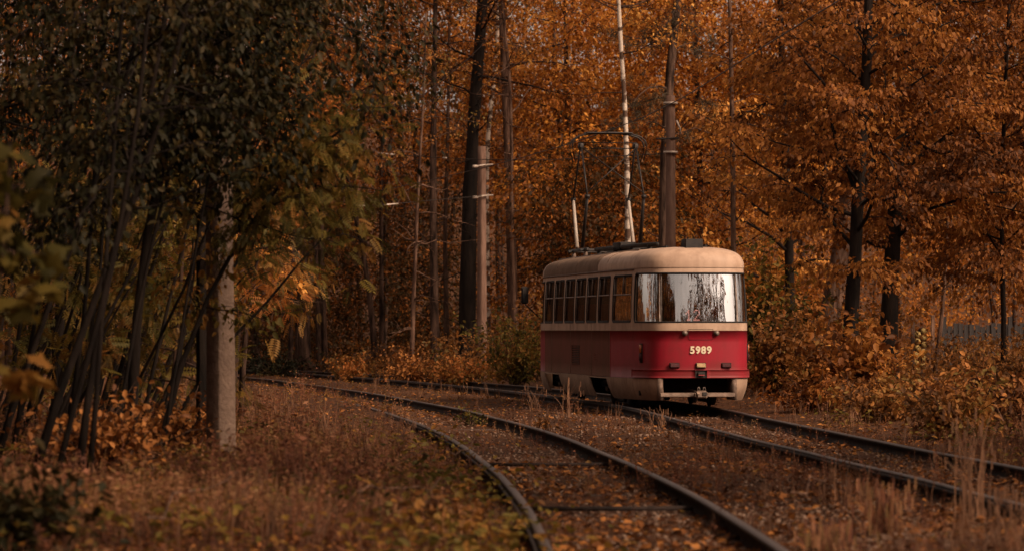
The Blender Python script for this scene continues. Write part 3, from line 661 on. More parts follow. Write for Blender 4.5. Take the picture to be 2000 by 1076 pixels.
def scatter(tpl, pos, X, Yd, Z, size, rnd):
    """copies of a template as arrays: axes X, Yd, Z (n,3), size (n,), rnd per copy"""
    tv, tq = tpl; n_ = len(pos); k = len(tv); size = np.broadcast_to(size, (n_,))
    V = pos[:, None, :] + size[:, None, None] * (tv[None, :, 0:1] * X[:, None, :] + tv[None, :, 1:2] * Yd[:, None, :] + tv[None, :, 2:3] * Z[:, None, :])
    Q = tq[None] + (np.arange(n_) * k)[:, None, None]
    return V.reshape(-1, 3), Q.reshape(-1, tq.shape[1]), np.repeat(rnd, len(tq))
def join(parts):
    V, Q, R = [], [], []; b = 0
    for v, q, r in parts: V.append(v); Q.append(q + b); R.append(r); b += len(v)
    return np.concatenate(V), np.concatenate(Q), np.concatenate(R)
def sprays(r, anc, dirs, nper, rad, size, tpl, flat=.3, droop=.5, hue=None, upn=1.0, along=.6):
    """leaf sprays round the anchors (n,3)"""
    A = np.repeat(anc, nper, 0); D = np.repeat(dirs, nper, 0); n_ = len(A)
    side = unit(np.cross(D, np.array([0, 0, 1.0]) + 1e-3)); up = np.cross(side, D)
    u = r.uniform(-1, 1, n_); a = r.uniform(-1, 1, n_); w = r.normal(0, 1, n_) * flat
    pos = A + (side * (u * rad)[:, None] + D * (a * rad * along)[:, None] + up * (w * rad)[:, None])
    tip = unit(D * .5 + side * (u * .9)[:, None] + np.array([0, 0, -1]) * droop + r.normal(0, .45, (n_, 3)))
    nz = unit(np.array([0, 0, 1.0]) * upn + r.normal(0, .55, (n_, 3))); X = unit(np.cross(tip, nz)); Z = np.cross(X, tip)
    h = r.random(n_) if hue is None else np.clip(np.repeat(hue, nper) + r.normal(0, .2, n_), 0, 1)
    return scatter(tpl, pos, X, tip, Z, size * r.uniform(.6, 1.25, n_), h)

def curve_pts(r, p0, d, length, n_=7, droop=0.0, wander=.12, rise=0.0):
    pts = [np.array(p0, dtype=float)]; d = unit(np.array(d, dtype=float)); st = length / (n_ - 1)
    for k in range(n_ - 1):
        d = unit(d + r.normal(0, wander, 3) + np.array([0, 0, rise - droop * k / n_])); pts.append(pts[-1] + d * st)
    return np.array(pts)

def limbs(r, trunk, rad, z0, nlimb, length, elev=(0.0, .6), droop=.08, twigs=7, twl=.38, wood=None, taper=.75, azr=None, anch=.33):
    """limbs and twigs along a trunk polyline; returns anchors and directions for leaves"""
    wood = wood if wood is not None else MB(); anc, dr = [], []
    zt = trunk[:, 2]; s = np.concatenate([[0], np.cumsum(np.linalg.norm(np.diff(trunk, axis=0), axis=1))]); s /= s[-1]
    f0 = np.interp(z0, zt, s) if zt[-1] > zt[0] else .3
    az0 = r.uniform(0, 6.28)
    for i in range(nlimb):
        f = f0 + (1 - f0) * ((i + r.uniform(0, .9)) / nlimb); p0 = np.array([np.interp(f, s, trunk[:, j]) for j in range(3)])
        az = az0 + i * 2.39996 + r.normal(0, .35)
        if azr is not None: az = r.uniform(*azr)
        el = r.uniform(*elev); d = np.array([math.cos(az) * math.cos(el), math.sin(az) * math.cos(el), math.sin(el)])
        t = (f - f0) / (1 - f0 + 1e-6); Ln = length * (1 - taper * t ** 1.4) * r.uniform(.7, 1.15)
        pts = curve_pts(r, p0, d, Ln, 7, droop, .2); r0 = min(np.interp(f, s, rad) * .45, .008 + .011 * Ln)
        V, Fs = tube(pts, np.linspace(r0, .006, 7), 5, False); wood.add(V, Fs)
        nt = max(2, int(twigs * (Ln / length) + .5))
        for j in range(nt):
            g = .10 + .90 * (j + r.uniform(0, .8)) / nt; q = np.array([np.interp(g, np.linspace(0, 1, 7), pts[:, c]) for c in range(3)]); dl = unit(pts[min(int(g * 6) + 1, 6)] - pts[min(int(g * 6), 5)])
            sd = unit(np.cross(dl, [0, 0, 1.0])); td = unit(dl * r.uniform(.4, .9) + sd * (1 if j % 2 else -1) * r.uniform(.5, 1) + np.array([0, 0, r.normal(0, .2)])); tl = Ln * twl * (1.1 - .55 * g) * r.uniform(.7, 1.2)
            tw = curve_pts(r, q, td, tl, 5, droop * 2.2, .15); V, Fs = tube(tw, np.linspace(max(.007, r0 * .3), .004, 5), 3, False); wood.add(V, Fs)
            m_ = max(2, int(tl / anch)); gg = (np.arange(m_) + .6) / m_
            for g2 in gg: anc.append([np.interp(g2, np.linspace(0, 1, 5), tw[:, c]) for c in range(3)]); dr.append(unit(tw[-1] - tw[0]))
        anc.append(pts[-1]); dr.append(unit(pts[-1] - pts[-2]))
    return wood, np.array(anc), np.array(dr)

def px_path(path, Y, zmax=None, jit=0, seed=0):
    """trunk polyline from photo pixels at depth Y, started on the ground and smoothed; zmax extends it upwards"""
    pts = [P(a, b, Y) for a, b in path]
    g = pts[0].copy(); g[2] = float(hz(g[0], Y)) - .1; pts[0] = g
    if zmax and pts[-1][2] < zmax:
        d = pts[-1] - pts[-2]; d = unit(d * [.5, 1, 1] + [0, 0, .2]); pts.append(pts[-1] + d * (zmax - pts[-1][2]) / max(d[2], .3))
    pts = np.array(pts); s = np.concatenate([[0], np.cumsum(np.linalg.norm(np.diff(pts, axis=0), axis=1))]); ss = np.linspace(0, s[-1], max(8, int(s[-1] / .8)))
    out = np.stack([np.interp(ss, s, pts[:, c]) for c in range(3)], -1)
    for _ in range(2): out[1:-1] = (out[:-2] + 2 * out[1:-1] + out[2:]) / 4
    r = np.random.default_rng(seed); out[1:, 1] += np.cumsum(r.normal(0, .03, len(out) - 1)); return out

def trunk_tube(path, r0, rt, sides=10, seed=0, flare=.35):
    r = np.random.default_rng(seed); n_ = len(path); t = np.linspace(0, 1, n_); rad = r0 + (rt - r0) * t ** .9; rad = rad * (1 + flare * np.exp(-t * n_ * .9)); V, Fs = tube(path, rad, sides, True)
    V = V.reshape(n_, sides, 3); c = path[:, None, :]; V = c + (V - c) * (1 + r.normal(0, .05, (n_, sides, 1)) + r.normal(0, .05, (1, sides, 1))); return V.reshape(-1, 3), Fs, rad

def tree(name, label, path, Y, w, zmax, mat, leaf, lsize, z0, nlimb, length, nper, rad=.38, tpl=T_DIA, seed=1, elev=(0., .6), droop=.08, twigs=7, group=None, dead=0, azr=None, flat=.3, ldroop=.5, rt=.35, cat='tree', barkl=None, anch=.33, leaffilter=None, taper=.75, twl=.38, bmat=None):
    """a tree: trunk, branches, crown; w is the trunk width in photo pixels at depth Y"""
    r = np.random.default_rng(seed); pts = px_path(path, Y, zmax, seed=seed); r0 = w * Y / F / 2
    root = empty(name, pts[0]); off = np.array(root.location)
    V, Fs, radv = trunk_tube(pts, r0, max(r0 * rt, .012), 12 if w > 14 else 8, seed, .3); t = mk('trunk', V - off, Fs, mat, root, True)
    wood = MB()
    if dead:      # bare broken twigs low on the trunk
        for _ in range(dead):
            f = r.uniform(.08, .75); p0 = pts[int(f * (len(pts) - 1))]; az = r.uniform(0, 6.28); q = curve_pts(r, p0, (math.cos(az), math.sin(az), r.uniform(-.2, .5)), r.uniform(.6, 2.2), 7, .03, .22); V, Fs = tube(q, np.linspace(.022, .004, 7), 4, False); wood.add(V, Fs)
            q2 = curve_pts(r, q[3], unit(q[4] - q[3] + r.normal(0, .5, 3)), r.uniform(.3, 1.0), 5, .03, .2); V, Fs = tube(q2, np.linspace(.010, .003, 5), 3, False); wood.add(V, Fs)
    if nlimb:
        wood, anc, dr = limbs(r, pts, radv, z0, nlimb, length, elev, droop, twigs, twl, wood, taper, azr, anch)
        if leaffilter is not None:
            kp = leaffilter(anc); anc, dr = anc[kp], dr[kp]
        hue = np.clip(.5 + 1.3 * vnoise(anc[:, 0] * 1.0 + anc[:, 1] * .7, anc[:, 2], 1.1, seed + 50) + r.normal(0, .12, len(anc)), 0, 1)
        V, Q, R = sprays(r, anc, dr, nper, rad, lsize, tpl, flat, ldroop, hue)
        cr = mk('crown', V - off, Q, M[leaf], root, attr=R); cr['kind'] = 'stuff'
    if wood.n:
        wv = MB(); wv.v = [v - off for v in wood.v]; wv.f = wood.f; wv.n = wood.n; wv.build('branches', bmat or mat, root)['kind'] = 'stuff'
    tag(root, label, cat, group); return root

# ------------------------------------------------------------------ named trees
G1 = 'trees standing at the edge of the wood'
tree('birch_tree', 'white barked birch rising behind the pantograph', [(1231, 750), (1226, 480), (1227, 380), (1221, 250), (1222, 190), (1213, 110), (1208, 0)], 105, 13, 17, M['birch'], 'gold', .13, 9.5, 16, 3.2, 8, seed=3, dead=6, group=G1, bmat=M['bark'])
tree('pine_tree', 'dark pine trunk just left of the concrete pole behind the tram', [(1294, 740), (1296, 480), (1300, 260), (1312, 100), (1328, -20)], 108, 26, 18, M['bark'], 'needle', .55, 7.0, 14, 2.6, 3, .4, T_NEED, seed=4, dead=5, group=G1, anch=.5)
tree('pine_tree', 'slender straight pine trunk right of the pole, above the tram roof', [(1434, 745), (1432, 400), (1428, 110), (1424, -60)], 96, 13, 15, M['barkwarm'], 'rust', .13, 6.5, 12, 2.2, 6, seed=5, dead=20, group=G1)
tree('old_tree', 'thickest brown trunk in the middle, left of the wooden pole', [(912, 740), (914, 620), (916, 420), (926, 220), (938, 80), (948, -80)], 112, 34, 19, M['barkblack'], 'rust', .13, 8.5, 16, 4.2, 8, seed=6, dead=18, group=G1)
tree('birch_tree', 'pale sunlit birch trunk half hidden behind the wooden pole', [(953, 735), (951, 560), (949, 400), (951, 260), (966, 160), (972, 60)], 121, 15, 16, M['birch'], 'gold', .13, 10.5, 10, 2.6, 8, seed=7, dead=3, group=G1, bmat=M['bark'])
tree('old_tree', 'tall brown forked trunk between the birch and the far end of the tram', [(1004, 745), (1001, 560), (994, 330), (986, 150), (978, -20)], 114, 24, 19, M['barkwarm'], 'gold', .13, 8.0, 14, 3.8, 8, seed=8, dead=20, group=G1)
tree('young_tree', 'thin bare stem hugging the tall forked trunk near the tram mirror', [(1008, 742), (1003, 560), (998, 420), (1000, 280), (996, 130), (980, 20)], 111, 11, 14, M['barkwarm'], 'amber', .12, 9.0, 8, 2.6, 5, seed=9, dead=18, group=G1)
tree('young_tree', 'straight dark brown trunk standing left of the thickest trunk', [(851, 738), (848, 540), (846, 350), (847, 200), (850, 60)], 112, 19, 16, M['bark'], 'rust', .13, 7.5, 14, 3.4, 7, seed=10, dead=10, group=G1)
tree('young_tree', 'slender pale grey stem with bare side twigs, left of the dark brown trunk', [(803, 740), (807, 600), (812, 470), (817, 350), (826, 220)], 107, 10, 11, M['barkwarm'], 'amber', .12, 6.5, 9, 2.0, 6, seed=12, dead=20, group=G1)
tree('old_tree', 'shadowed trunk deep in the dark hollow right of the foreground pole', [(596, 725), (592, 560), (586, 430), (584, 250)], 128, 26, 17, M['bark'], 'rust', .14, 8.0, 14, 4.0, 7, seed=13, dead=6, group=G1)
tree('young_tree', 'thin shadowed stem beside the trunk in the dark hollow', [(566, 728), (570, 600), (572, 480), (580, 300)], 124, 10, 12, M['bark'], 'amber', .13, 7.0, 9, 2.6, 6, seed=14, dead=6, group=G1)
tree('young_tree', 'leaning shadowed stem in the dark hollow left of the slender grey stem', [(735, 728), (722, 560), (700, 440), (672, 330)], 126, 13, 13, M['bark'], 'rust', .13, 7.5, 10, 3.0, 6, seed=15, dead=8, group=G1)
tree('young_tree', 'thin trunk with low dead boughs close left of the thickest trunk', [(872, 735), (872, 600), (868, 480), (874, 300)], 122, 12, 14, M['bark'], 'amber', .13, 7.0, 10, 3.0, 6, seed=17, dead=8, group=G1)
G2 = 'broadleaved trees on the right bank'
rust = dict(leaf='rust', tpl=T_DIA, elev=(.05, .85), droop=.16, flat=.16, ldroop=.9, group=G2)
tree('beech_tree', 'big black trunked orange tree standing left of the stacked logs', [(1733, 770), (1735, 640), (1744, 480), (1752, 330), (1760, 200), (1766, 50), (1770, -100)], 88, 37, 15, M['barkblack'], lsize=.145, z0=2.9, nlimb=60, length=5.2, nper=27, rad=.42, seed=21, twigs=8, rt=.35, leaffilter=lambda a: (a[:, 2] > 2.1) & ~((a[:, 2] < 2.5) & (a[:, 0] > 9.6)), **rust)
tree('beech_tree', 'twisted black trunk with drooping rust leaves, second trunk from the tram', [(1655, 775), (1661, 650), (1668, 500), (1682, 300), (1694, 100)], 84, 30, 14, M['barkblack'], lsize=.145, z0=3.3, nlimb=44, length=4.4, nper=25, rad=.42, seed=22, twigs=8, **rust)
tree('old_tree', 'leaning rough barked grey brown trunk, nearest the tram on the right', [(1592, 755), (1608, 680), (1626, 600), (1642, 500), (1660, 350)], 97, 44, 15, M['barkwarm'], lsize=.145, z0=4.2, nlimb=40, length=4.6, nper=20, rad=.4, seed=23, twigs=8, **rust)
tree('beech_tree', 'rust leaved tree at the right edge above the plank fence', [(1960, 770), (1962, 640), (1955, 450), (1960, 250), (1970, 60)], 90, 13, 14, M['barkblack'], lsize=.145, z0=2.6, nlimb=54, length=4.8, nper=27, rad=.42, seed=24, twigs=8, leaffilter=lambda a: a[:, 2] > 1.3, **rust)
tree('young_tree', 'thin red barked stem between the log stack and the plank fence', [(1822, 745), (1830, 690), (1838, 645), (1846, 560), (1850, 450)], 97, 10, 9, M['barkwarm'], lsize=.15, z0=4.0, nlimb=14, length=2.2, nper=6, rad=.35, seed=25, twigs=6, **rust)
tree('beech_tree', 'golden brown tree behind the thin pine, right of the tram roof', [(1545, 745), (1543, 600), (1540, 400), (1530, 200)], 112, 20, 17, M['barkblack'], leaf='gold', tpl=T_DIA, lsize=.15, z0=2.6, nlimb=44, length=5.0, nper=12, rad=.42, seed=26, twigs=8, group=G2, flat=.18, ldroop=.8)
tree('gold_tree', 'bright golden tree directly behind the pantograph', [(1112, 745), (1112, 500), (1110, 300), (1106, 120)], 124, 15, 18, M['bark'], leaf='gold', tpl=T_DIA, lsize=.16, z0=3.2, nlimb=48, length=5.0, nper=14, rad=.45, seed=27, twigs=8, group=G1)
tree('gold_tree', 'bright golden tree behind the concrete pole and tram roof', [(1372, 745), (1370, 500), (1366, 300), (1360, 120)], 120, 15, 18, M['bark'], leaf='gold', tpl=T_DIA, lsize=.16, z0=2.6, nlimb=48, length=5.0, nper=14, rad=.45, seed=28, twigs=8, group=G1)

# ------------------------------------------------------------------ thicket on the left
G3 = 'leaning stems of the dark thicket on the left'
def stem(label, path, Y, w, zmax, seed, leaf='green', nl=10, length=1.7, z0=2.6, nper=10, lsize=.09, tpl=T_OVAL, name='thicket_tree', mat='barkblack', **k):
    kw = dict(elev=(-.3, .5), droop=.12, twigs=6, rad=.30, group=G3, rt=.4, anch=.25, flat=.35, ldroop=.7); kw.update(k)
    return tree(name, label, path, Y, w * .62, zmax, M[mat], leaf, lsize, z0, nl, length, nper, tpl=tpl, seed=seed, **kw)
M['locust'] = leaf_mat('leaf_locust', [(.06, .04, .013), (.15, .085, .021), (.28, .115, .027), (.44, .14, .032)], .42)
stem('thick dark stem leaning right from the lower left corner', [(55, 900), (120, 720), (190, 560), (265, 400), (330, 240)], 34, 27, 7.5, 31)
stem('dark stem leaning steeply right, leftmost of the thicket', [(-20, 880), (60, 650), (140, 480), (215, 330)], 37, 22, 7.5, 32)
stem('twin dark stem forking at half height, left of the concrete pole', [(150, 900), (178, 700), (200, 540), (240, 400), (300, 220)], 35, 24, 8, 33)
stem('upright dark stem just right of the forking stem', [(170, 895), (196, 740), (205, 600), (200, 480), (220, 330)], 33, 17, 7, 34)
stem('curved thin dark stem halfway between fork and pole', [(220, 890), (240, 760), (262, 600), (300, 440), (350, 300)], 38, 13, 7, 35)
stem('slim dark stem bending right behind the thicket', [(265, 860), (300, 700), (330, 560), (385, 420)], 44, 12, 6.5, 36, leaf='olive', nl=8)
stem('pair stem of the lower left corner leaning over the ferns', [(90, 910), (140, 780), (176, 660), (235, 520), (262, 380)], 31, 22, 7, 37)
stem('straight thin dark pole of a stem near the left edge', [(20, 900), (50, 700), (75, 560), (120, 380)], 40, 15, 8, 38)
stem('thin twig-like stem at the foot of the thicket by the pole', [(330, 800), (350, 690), (372, 600), (378, 520)], 46, 8, 4.5, 39, leaf='olive', nl=6, z0=1.6, length=1.0)
stem('wavy dark stem behind the forking stem', [(120, 880), (160, 700), (182, 580), (172, 450), (190, 300)], 43, 15, 8, 40)
stem('slender stem leaning right low across the thicket', [(190, 880), (260, 740), (320, 640), (380, 560)], 41, 10, 5, 41, leaf='olive', nl=7, z0=1.4, length=1.1)
# long bough crossing the pole, feathery leaves
tree('locust_tree', 'long leaning limb crossing in front of the concrete pole, feathery leaves', [(300, 830), (340, 720), (392, 600), (440, 500), (480, 428), (560, 330), (640, 255), (720, 212)], 39.5, 13, None, M['barkblack'], 'olive', .20, 2.6, 26, 1.3, 4, .28, T_PIN, seed=45, elev=(-.5, .5), droop=.1, twigs=6, group=G3, flat=.5, ldroop=.6, anch=.3, rt=.25)
tree('locust_tree', 'feathery leaved tree with yellow green fronds right behind the concrete pole', [(470, 790), (474, 640), (500, 480), (540, 360), (590, 240)], 62, 12, 9, M['bark'], 'locust', .27, 2.0, 34, 1.6, 4, .32, T_PIN, leaffilter=lambda a: a[:, 0] < -3.3, seed=46, elev=(-.4, .5), droop=.12, twigs=6, group=G3, flat=.5, ldroop=.6, anch=.33)
tree('gold_tree', 'small tree with bright orange leaves low beside the concrete pole', [(455, 770), (462, 660), (476, 560), (500, 470)], 70, 9, 5.5, M['bark'], 'gold', .15, 1.6, 22, 1.35, 7, .3, T_OVAL, seed=47, group=G3, twigs=6, anch=.28)
tree('locust_tree', 'feathery leaved sapling low in the thicket, left of the pole', [(330, 850), (335, 760), (345, 650), (355, 560)], 48, 9, 5, M['bark'], 'locust', .22, .7, 30, 1.4, 4, .3, T_PIN, seed=48, group=G3, elev=(-.4, .5), twigs=5, anch=.3, flat=.5)
tree('maple_sapling', 'blurred maple shoots with broad leaves at the left picture edge', [(-60, 1000), (-30, 800), (-10, 640), (10, 480)], 21, 8, 2.6, M['bark'], 'olive', .16, .9, 12, .45, 3, .16, T_MAPLE, seed=49, group=G3, elev=(-.3, .5), twigs=3, anch=.16)
# overhanging crowns of the tall trees on the left
def overhang(label, px, Y, h, zc, length, seed, n=40, leaf='green', lean=0.0):
    X = (px - 1000) / F * Y; b = P(px, 640, Y); path = [(px, 900), (px + 10, 500), (px + 30 + lean * 80, 100), (px + 60 + lean * 260, -700)]
    return tree('maple_tree', label, path, Y, 20, h, M['barkblack'], leaf, .088, zc, n, length, 13, .45, T_OVAL, seed=seed, elev=(-.35, .35), droop=.10, twigs=9, group='tall trees overhanging the left foreground', anch=.3, flat=.4, ldroop=.8, taper=.35)
stem('leafy dark stem whose crown hides the top of the concrete pole', [(310, 880), (340, 700), (375, 520), (415, 330), (440, 180)], 38.5, 9, 6.5, 42, nl=44, z0=3.2, length=1.2, nper=14, lsize=.095)
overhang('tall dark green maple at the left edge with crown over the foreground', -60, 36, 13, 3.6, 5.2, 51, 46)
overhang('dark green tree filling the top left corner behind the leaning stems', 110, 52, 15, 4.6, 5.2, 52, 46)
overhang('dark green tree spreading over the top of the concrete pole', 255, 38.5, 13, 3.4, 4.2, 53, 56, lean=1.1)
# ------------------------------------------------------------------ far wood and surrounding wood (masses)
def clumps(r, cents, radii, nspr, nper, rad, size, tpl, hue, flat=.4, droop=.5):
    """crown clumps: sprays on a thick shell of each ellipsoid"""
    A, D, H = [], [], []
    for c, R, h in zip(cents, radii, hue):
        u = unit(r.normal(0, 1, (nspr, 3))); rr = r.uniform(.35, 1.0, nspr) ** .6
        A.append(np.asarray(c) + u * np.asarray(R) * rr[:, None]); D.append(unit(u * [1, 1, .35] + [0, 0, -.1])); H.append(np.clip(h + r.normal(0, .1, nspr), 0, 1))
    return sprays(r, np.concatenate(A), np.concatenate(D), nper, rad, size, tpl, flat, droop, np.concatenate(H))
M['wood'] = leaf_mat('leaf_wood_mass', [(.045, .028, .011), (.12, .05, .014), (.28, .085, .016), (.46, .15, .023), (.68, .28, .045)], .4)
r = np.random.default_rng(77); C, RR, HH = [], [], []
for k in range(190):
    Y = r.uniform(126, 165); X = r.uniform(-.165, .175) * Y; z = r.uniform(0, 1) ** .8 * 19; px = 1000 + X / Y * F
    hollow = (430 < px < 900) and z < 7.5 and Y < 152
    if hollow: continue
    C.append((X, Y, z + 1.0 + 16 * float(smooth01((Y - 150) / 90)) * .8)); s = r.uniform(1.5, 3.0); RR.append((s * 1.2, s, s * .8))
    HH.append(np.clip(.30 + .30 * smooth01((px - 650) / 450) + r.normal(0, .16) - (.12 if px > 1600 else 0) + .1 * smooth01(z / 12), .02, .98))  # leaf tone also carries light: darker left, low and far right, brighter middle
for X in np.arange(-27, 30, 2.7):            # closed canopy further up the slope
    for z in np.arange(2, 23, 2.5):
        Y = r.uniform(140, 158); x = X + r.normal(0, .8); px = 1000 + x / Y * F; hill = 16 * float(smooth01((Y - 150) / 90))
        if 440 < px < 880 and z < 6.5: continue
        C.append((x, Y, z + hill + r.normal(0, .6))); RR.append((2.3, 2.0, 1.6)); HH.append(np.clip(.30 + .32 * float(smooth01((px - 650) / 450)) + r.normal(0, .14), .02, .98))  # same brightening towards the middle, put into the leaf colour
for k in range(120):                          # gold wood close behind the tram
    Y = r.uniform(113, 130); px = r.uniform(1020, 1600); x = (px - 1000) / F * Y; z = r.uniform(.8, 14.5)
    C.append((x, Y, z)); s = r.uniform(.9, 1.7); RR.append((s * 1.4, s, s * .75)); HH.append(np.clip(.68 + r.normal(0, .15), .1, 1))
for k in range(60):                           # rusty wood above the hollow
    Y = r.uniform(114, 132); px = r.uniform(420, 1000); x = (px - 1000) / F * Y; z = r.uniform(6.5, 15)
    C.append((x, Y, z)); s = r.uniform(.9, 1.7); RR.append((s * 1.4, s, s * .7)); HH.append(np.clip(.42 + r.normal(0, .13), .05, .9))
for k in range(60):                           # rusty wood behind the right bank
    Y = r.uniform(112, 130); px = r.uniform(1580, 2060); x = (px - 1000) / F * Y; z = r.uniform(1.5, 14.5)
    C.append((x, Y, z)); s = r.uniform(1.0, 1.8); RR.append((s * 1.4, s, s * .75)); HH.append(np.clip(.45 + r.normal(0, .13), .05, .9))
for k in range(90):                           # understory in the hollow, leaf colour darkened to stand in for shade
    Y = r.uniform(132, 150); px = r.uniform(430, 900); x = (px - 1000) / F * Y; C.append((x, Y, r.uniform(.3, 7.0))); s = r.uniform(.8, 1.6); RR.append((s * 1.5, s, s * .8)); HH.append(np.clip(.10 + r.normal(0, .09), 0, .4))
for k in range(26):                           # darker leafage low behind the pantograph
    Y = r.uniform(109, 118); px = r.uniform(1060, 1310); x = (px - 1000) / F * Y; C.append((x, Y, r.uniform(2.5, 7.0))); s = r.uniform(.8, 1.3); RR.append((s * 1.5, s, s * .8)); HH.append(np.clip(.22 + r.normal(0, .12), 0, .5))
for k in range(150):                          # high rusty crowns closing the upper left
    Y = r.uniform(128, 150); px = r.uniform(-60, 1010); x = (px - 1000) / F * Y; C.append((x, Y, r.uniform(7.5, 18))); RR.append((2.5, 1.7, 1.5)); HH.append(np.clip(.38 + r.normal(0, .13), .02, .9))
for k in range(46):
    Y = r.uniform(132, 150); px = r.uniform(990, 1400); x = (px - 1000) / F * Y; C.append((x, Y, r.uniform(9, 16))); RR.append((2.2, 1.6, 1.4)); HH.append(np.clip(.6 + r.normal(0, .12), .05, .95))
for k in range(48):                           # high crowns above the picture that keep the hollow in shade
    C.append((r.uniform(-4, 6), r.uniform(104, 118), r.uniform(12.8, 18))); RR.append((2.2, 2.0, 1.4)); HH.append(.4)
for k in range(70):
    Y = r.uniform(116, 134); px = r.uniform(1450, 2080); x = (px - 1000) / F * Y; C.append((x, Y, r.uniform(7, 15.5))); s = r.uniform(1.0, 1.8); RR.append((s * 1.5, s, s * .8)); HH.append(np.clip(.5 + r.normal(0, .15), .05, .95))
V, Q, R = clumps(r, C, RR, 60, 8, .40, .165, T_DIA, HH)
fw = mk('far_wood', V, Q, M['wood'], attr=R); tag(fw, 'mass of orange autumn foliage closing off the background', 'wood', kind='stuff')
tb = MB()
for k in range(110):
    Y = r.uniform(128, 185); X = r.uniform(-.17, .17) * Y; b = np.array([X, Y, float(hz(X, Y)) - .2]); l = r.normal(0, .05, 2); pts = np.array([b + np.array([l[0] * z, l[1] * z, z]) for z in np.linspace(0, 19, 9)]); pts[1:] += r.normal(0, .07, (8, 3)); V, Fs = tube(pts, np.linspace(r.uniform(.08, .2), .05, 9), 6, False); tb.add(V, Fs)
o = tb.build('far_trunks', M['bark'], fw)
# woods outside the view: they shade the place and stand in the tram's windows
C, RR, HH = [], [], []; tb = MB()
def ringtree(X, Y, h, cw, dens=6, z0=4, dx=0.0):
    pts = np.array([(X + r.normal(0, .06) * z * .3, Y + r.normal(0, .06) * z * .3, z) for z in np.linspace(-.3, h, 8)]); V, Fs = tube(pts, np.linspace(.22, .05, 8), 7, False); tb.add(V, Fs)
    for _ in range(dens):
        a = r.uniform(0, 6.28); q = r.uniform(0, cw); z = r.uniform(z0, h); C.append((X + dx + math.cos(a) * q, Y + math.sin(a) * q, z)); s = r.uniform(1.2, 2.3); RR.append((s * 1.3, s * 1.3, s * .7)); HH.append(np.clip(r.normal(.35, .15), 0, 1))
        br = np.array([pts[4], (pts[4] + np.array(C[-1])) / 2 + [0, 0, .3], C[-1]]); V, Fs = tube(br, [.07, .045, .015], 4, False); tb.add(V, Fs)
for k in range(26):                       # left wood beside and behind the camera
    Y = r.uniform(-45, 60); X = -(abs(Y) * .16 + r.uniform(5.0, 22)) if Y > 0 else -r.uniform(4, 24); ringtree(X, Y, r.uniform(12, 18), 3.2, 8)
for k in range(13):                       # right wood, thinner, seen in the rear window
    Y = r.uniform(-70, 22); X = r.uniform(11, 40) if Y > -10 else r.uniform(8, 40); ringtree(X, Y, r.uniform(13, 19), 2.4, 4, 6)
for (X, Y) in ((17.5, 74), (19.5, 84), (21, 95), (16.5, 66), (24, 78), (22, 64), (-17, 78), (-19, 92), (-22, 106), (-15, 70)): ringtree(X, Y, r.uniform(12, 16), 2.8, 8, 2.5)
for (X, Y, dx) in ((-4, 12, 0), (-5.5, 19, 1), (-2.5, 5, 0), (-6.2, 27, 0), (-6.6, 29, 3.4), (-7.5, 35, 0), (-8, 8, 0), (-4.2, 17, 3), (-7.8, 36, 3.0), (-10, 42, 1), (-4, -4, 0), (-10, 22, 0)): ringtree(X, Y, 14.5, 3.2, 13, 8.6, dx)
for (X, Y) in ((-11.5, 50), (-13, 58), (-12.5, 64), (-16, 56), (-15, 66), (-18, 61), (-13, 70), (-11.2, 61), (-11.5, 56), (-14, 52), (-20, 66), (-20, 55), (-17, 72)): ringtree(X, Y, r.uniform(13, 17), 2.4, 14, .8)
for (X, Y) in ((-9.5, 50), (-10, 45), (-12, 40), (-9, 39), (-11, 34), (-14, 46), (-10.5, 55), (-9.2, 46), (-8.5, 36), (-13, 60), (-12, 30), (-9, 26), (-16, 40)): ringtree(X, Y, r.uniform(15, 19), 2.2, 18, 1.5)
for k in range(18): Y = r.uniform(96, 150); ringtree(-(.155 * Y + r.uniform(3, 16)), Y, r.uniform(12, 17), 2.6, 10, 1)
for k in range(10): a = r.uniform(.50, 1.0); q = r.uniform(30, 48); b = math.hypot(a, .94); ringtree(3.5 + q * a / b, 66 - q * .94 / b, r.uniform(14, 18), 1.5, 5, 3)
for k in range(15): a = r.uniform(.10, .62); q = r.uniform(26, 62); ringtree(3.5 + 1.04 * q * a, 66 - q * .94, r.uniform(16, 24), 1.7, 6, 4)
for (X, Y, h) in ((7.5, 14, 17), (9.0, 22, 16), (8.5, 4, 18), (10.5, 30, 15), (3.0, -14, 18), (12, 38, 14)): ringtree(X, Y, h, 3.4, 9, 7)
kp = [not (c[1] > 3 and abs(c[0]) < .148 * c[1] + 3.6 and c[2] - 3.0 < 1.5 + .094 * c[1]) for c in C]; C = [c for c, q in zip(C, kp) if q]; RR = [c for c, q in zip(RR, kp) if q]; HH = [c for c, q in zip(HH, kp) if q]
V, Q, R = clumps(r, C, RR, 20, 5, .65, .54, T_DIA, HH)
sw = mk('surrounding_wood', V, Q, M['wood'], attr=R); tag(sw, 'autumn wood around and behind the viewer, outside the picture', 'wood', kind='stuff')
tb.build('wood_trunks', M['barkblack'], sw)

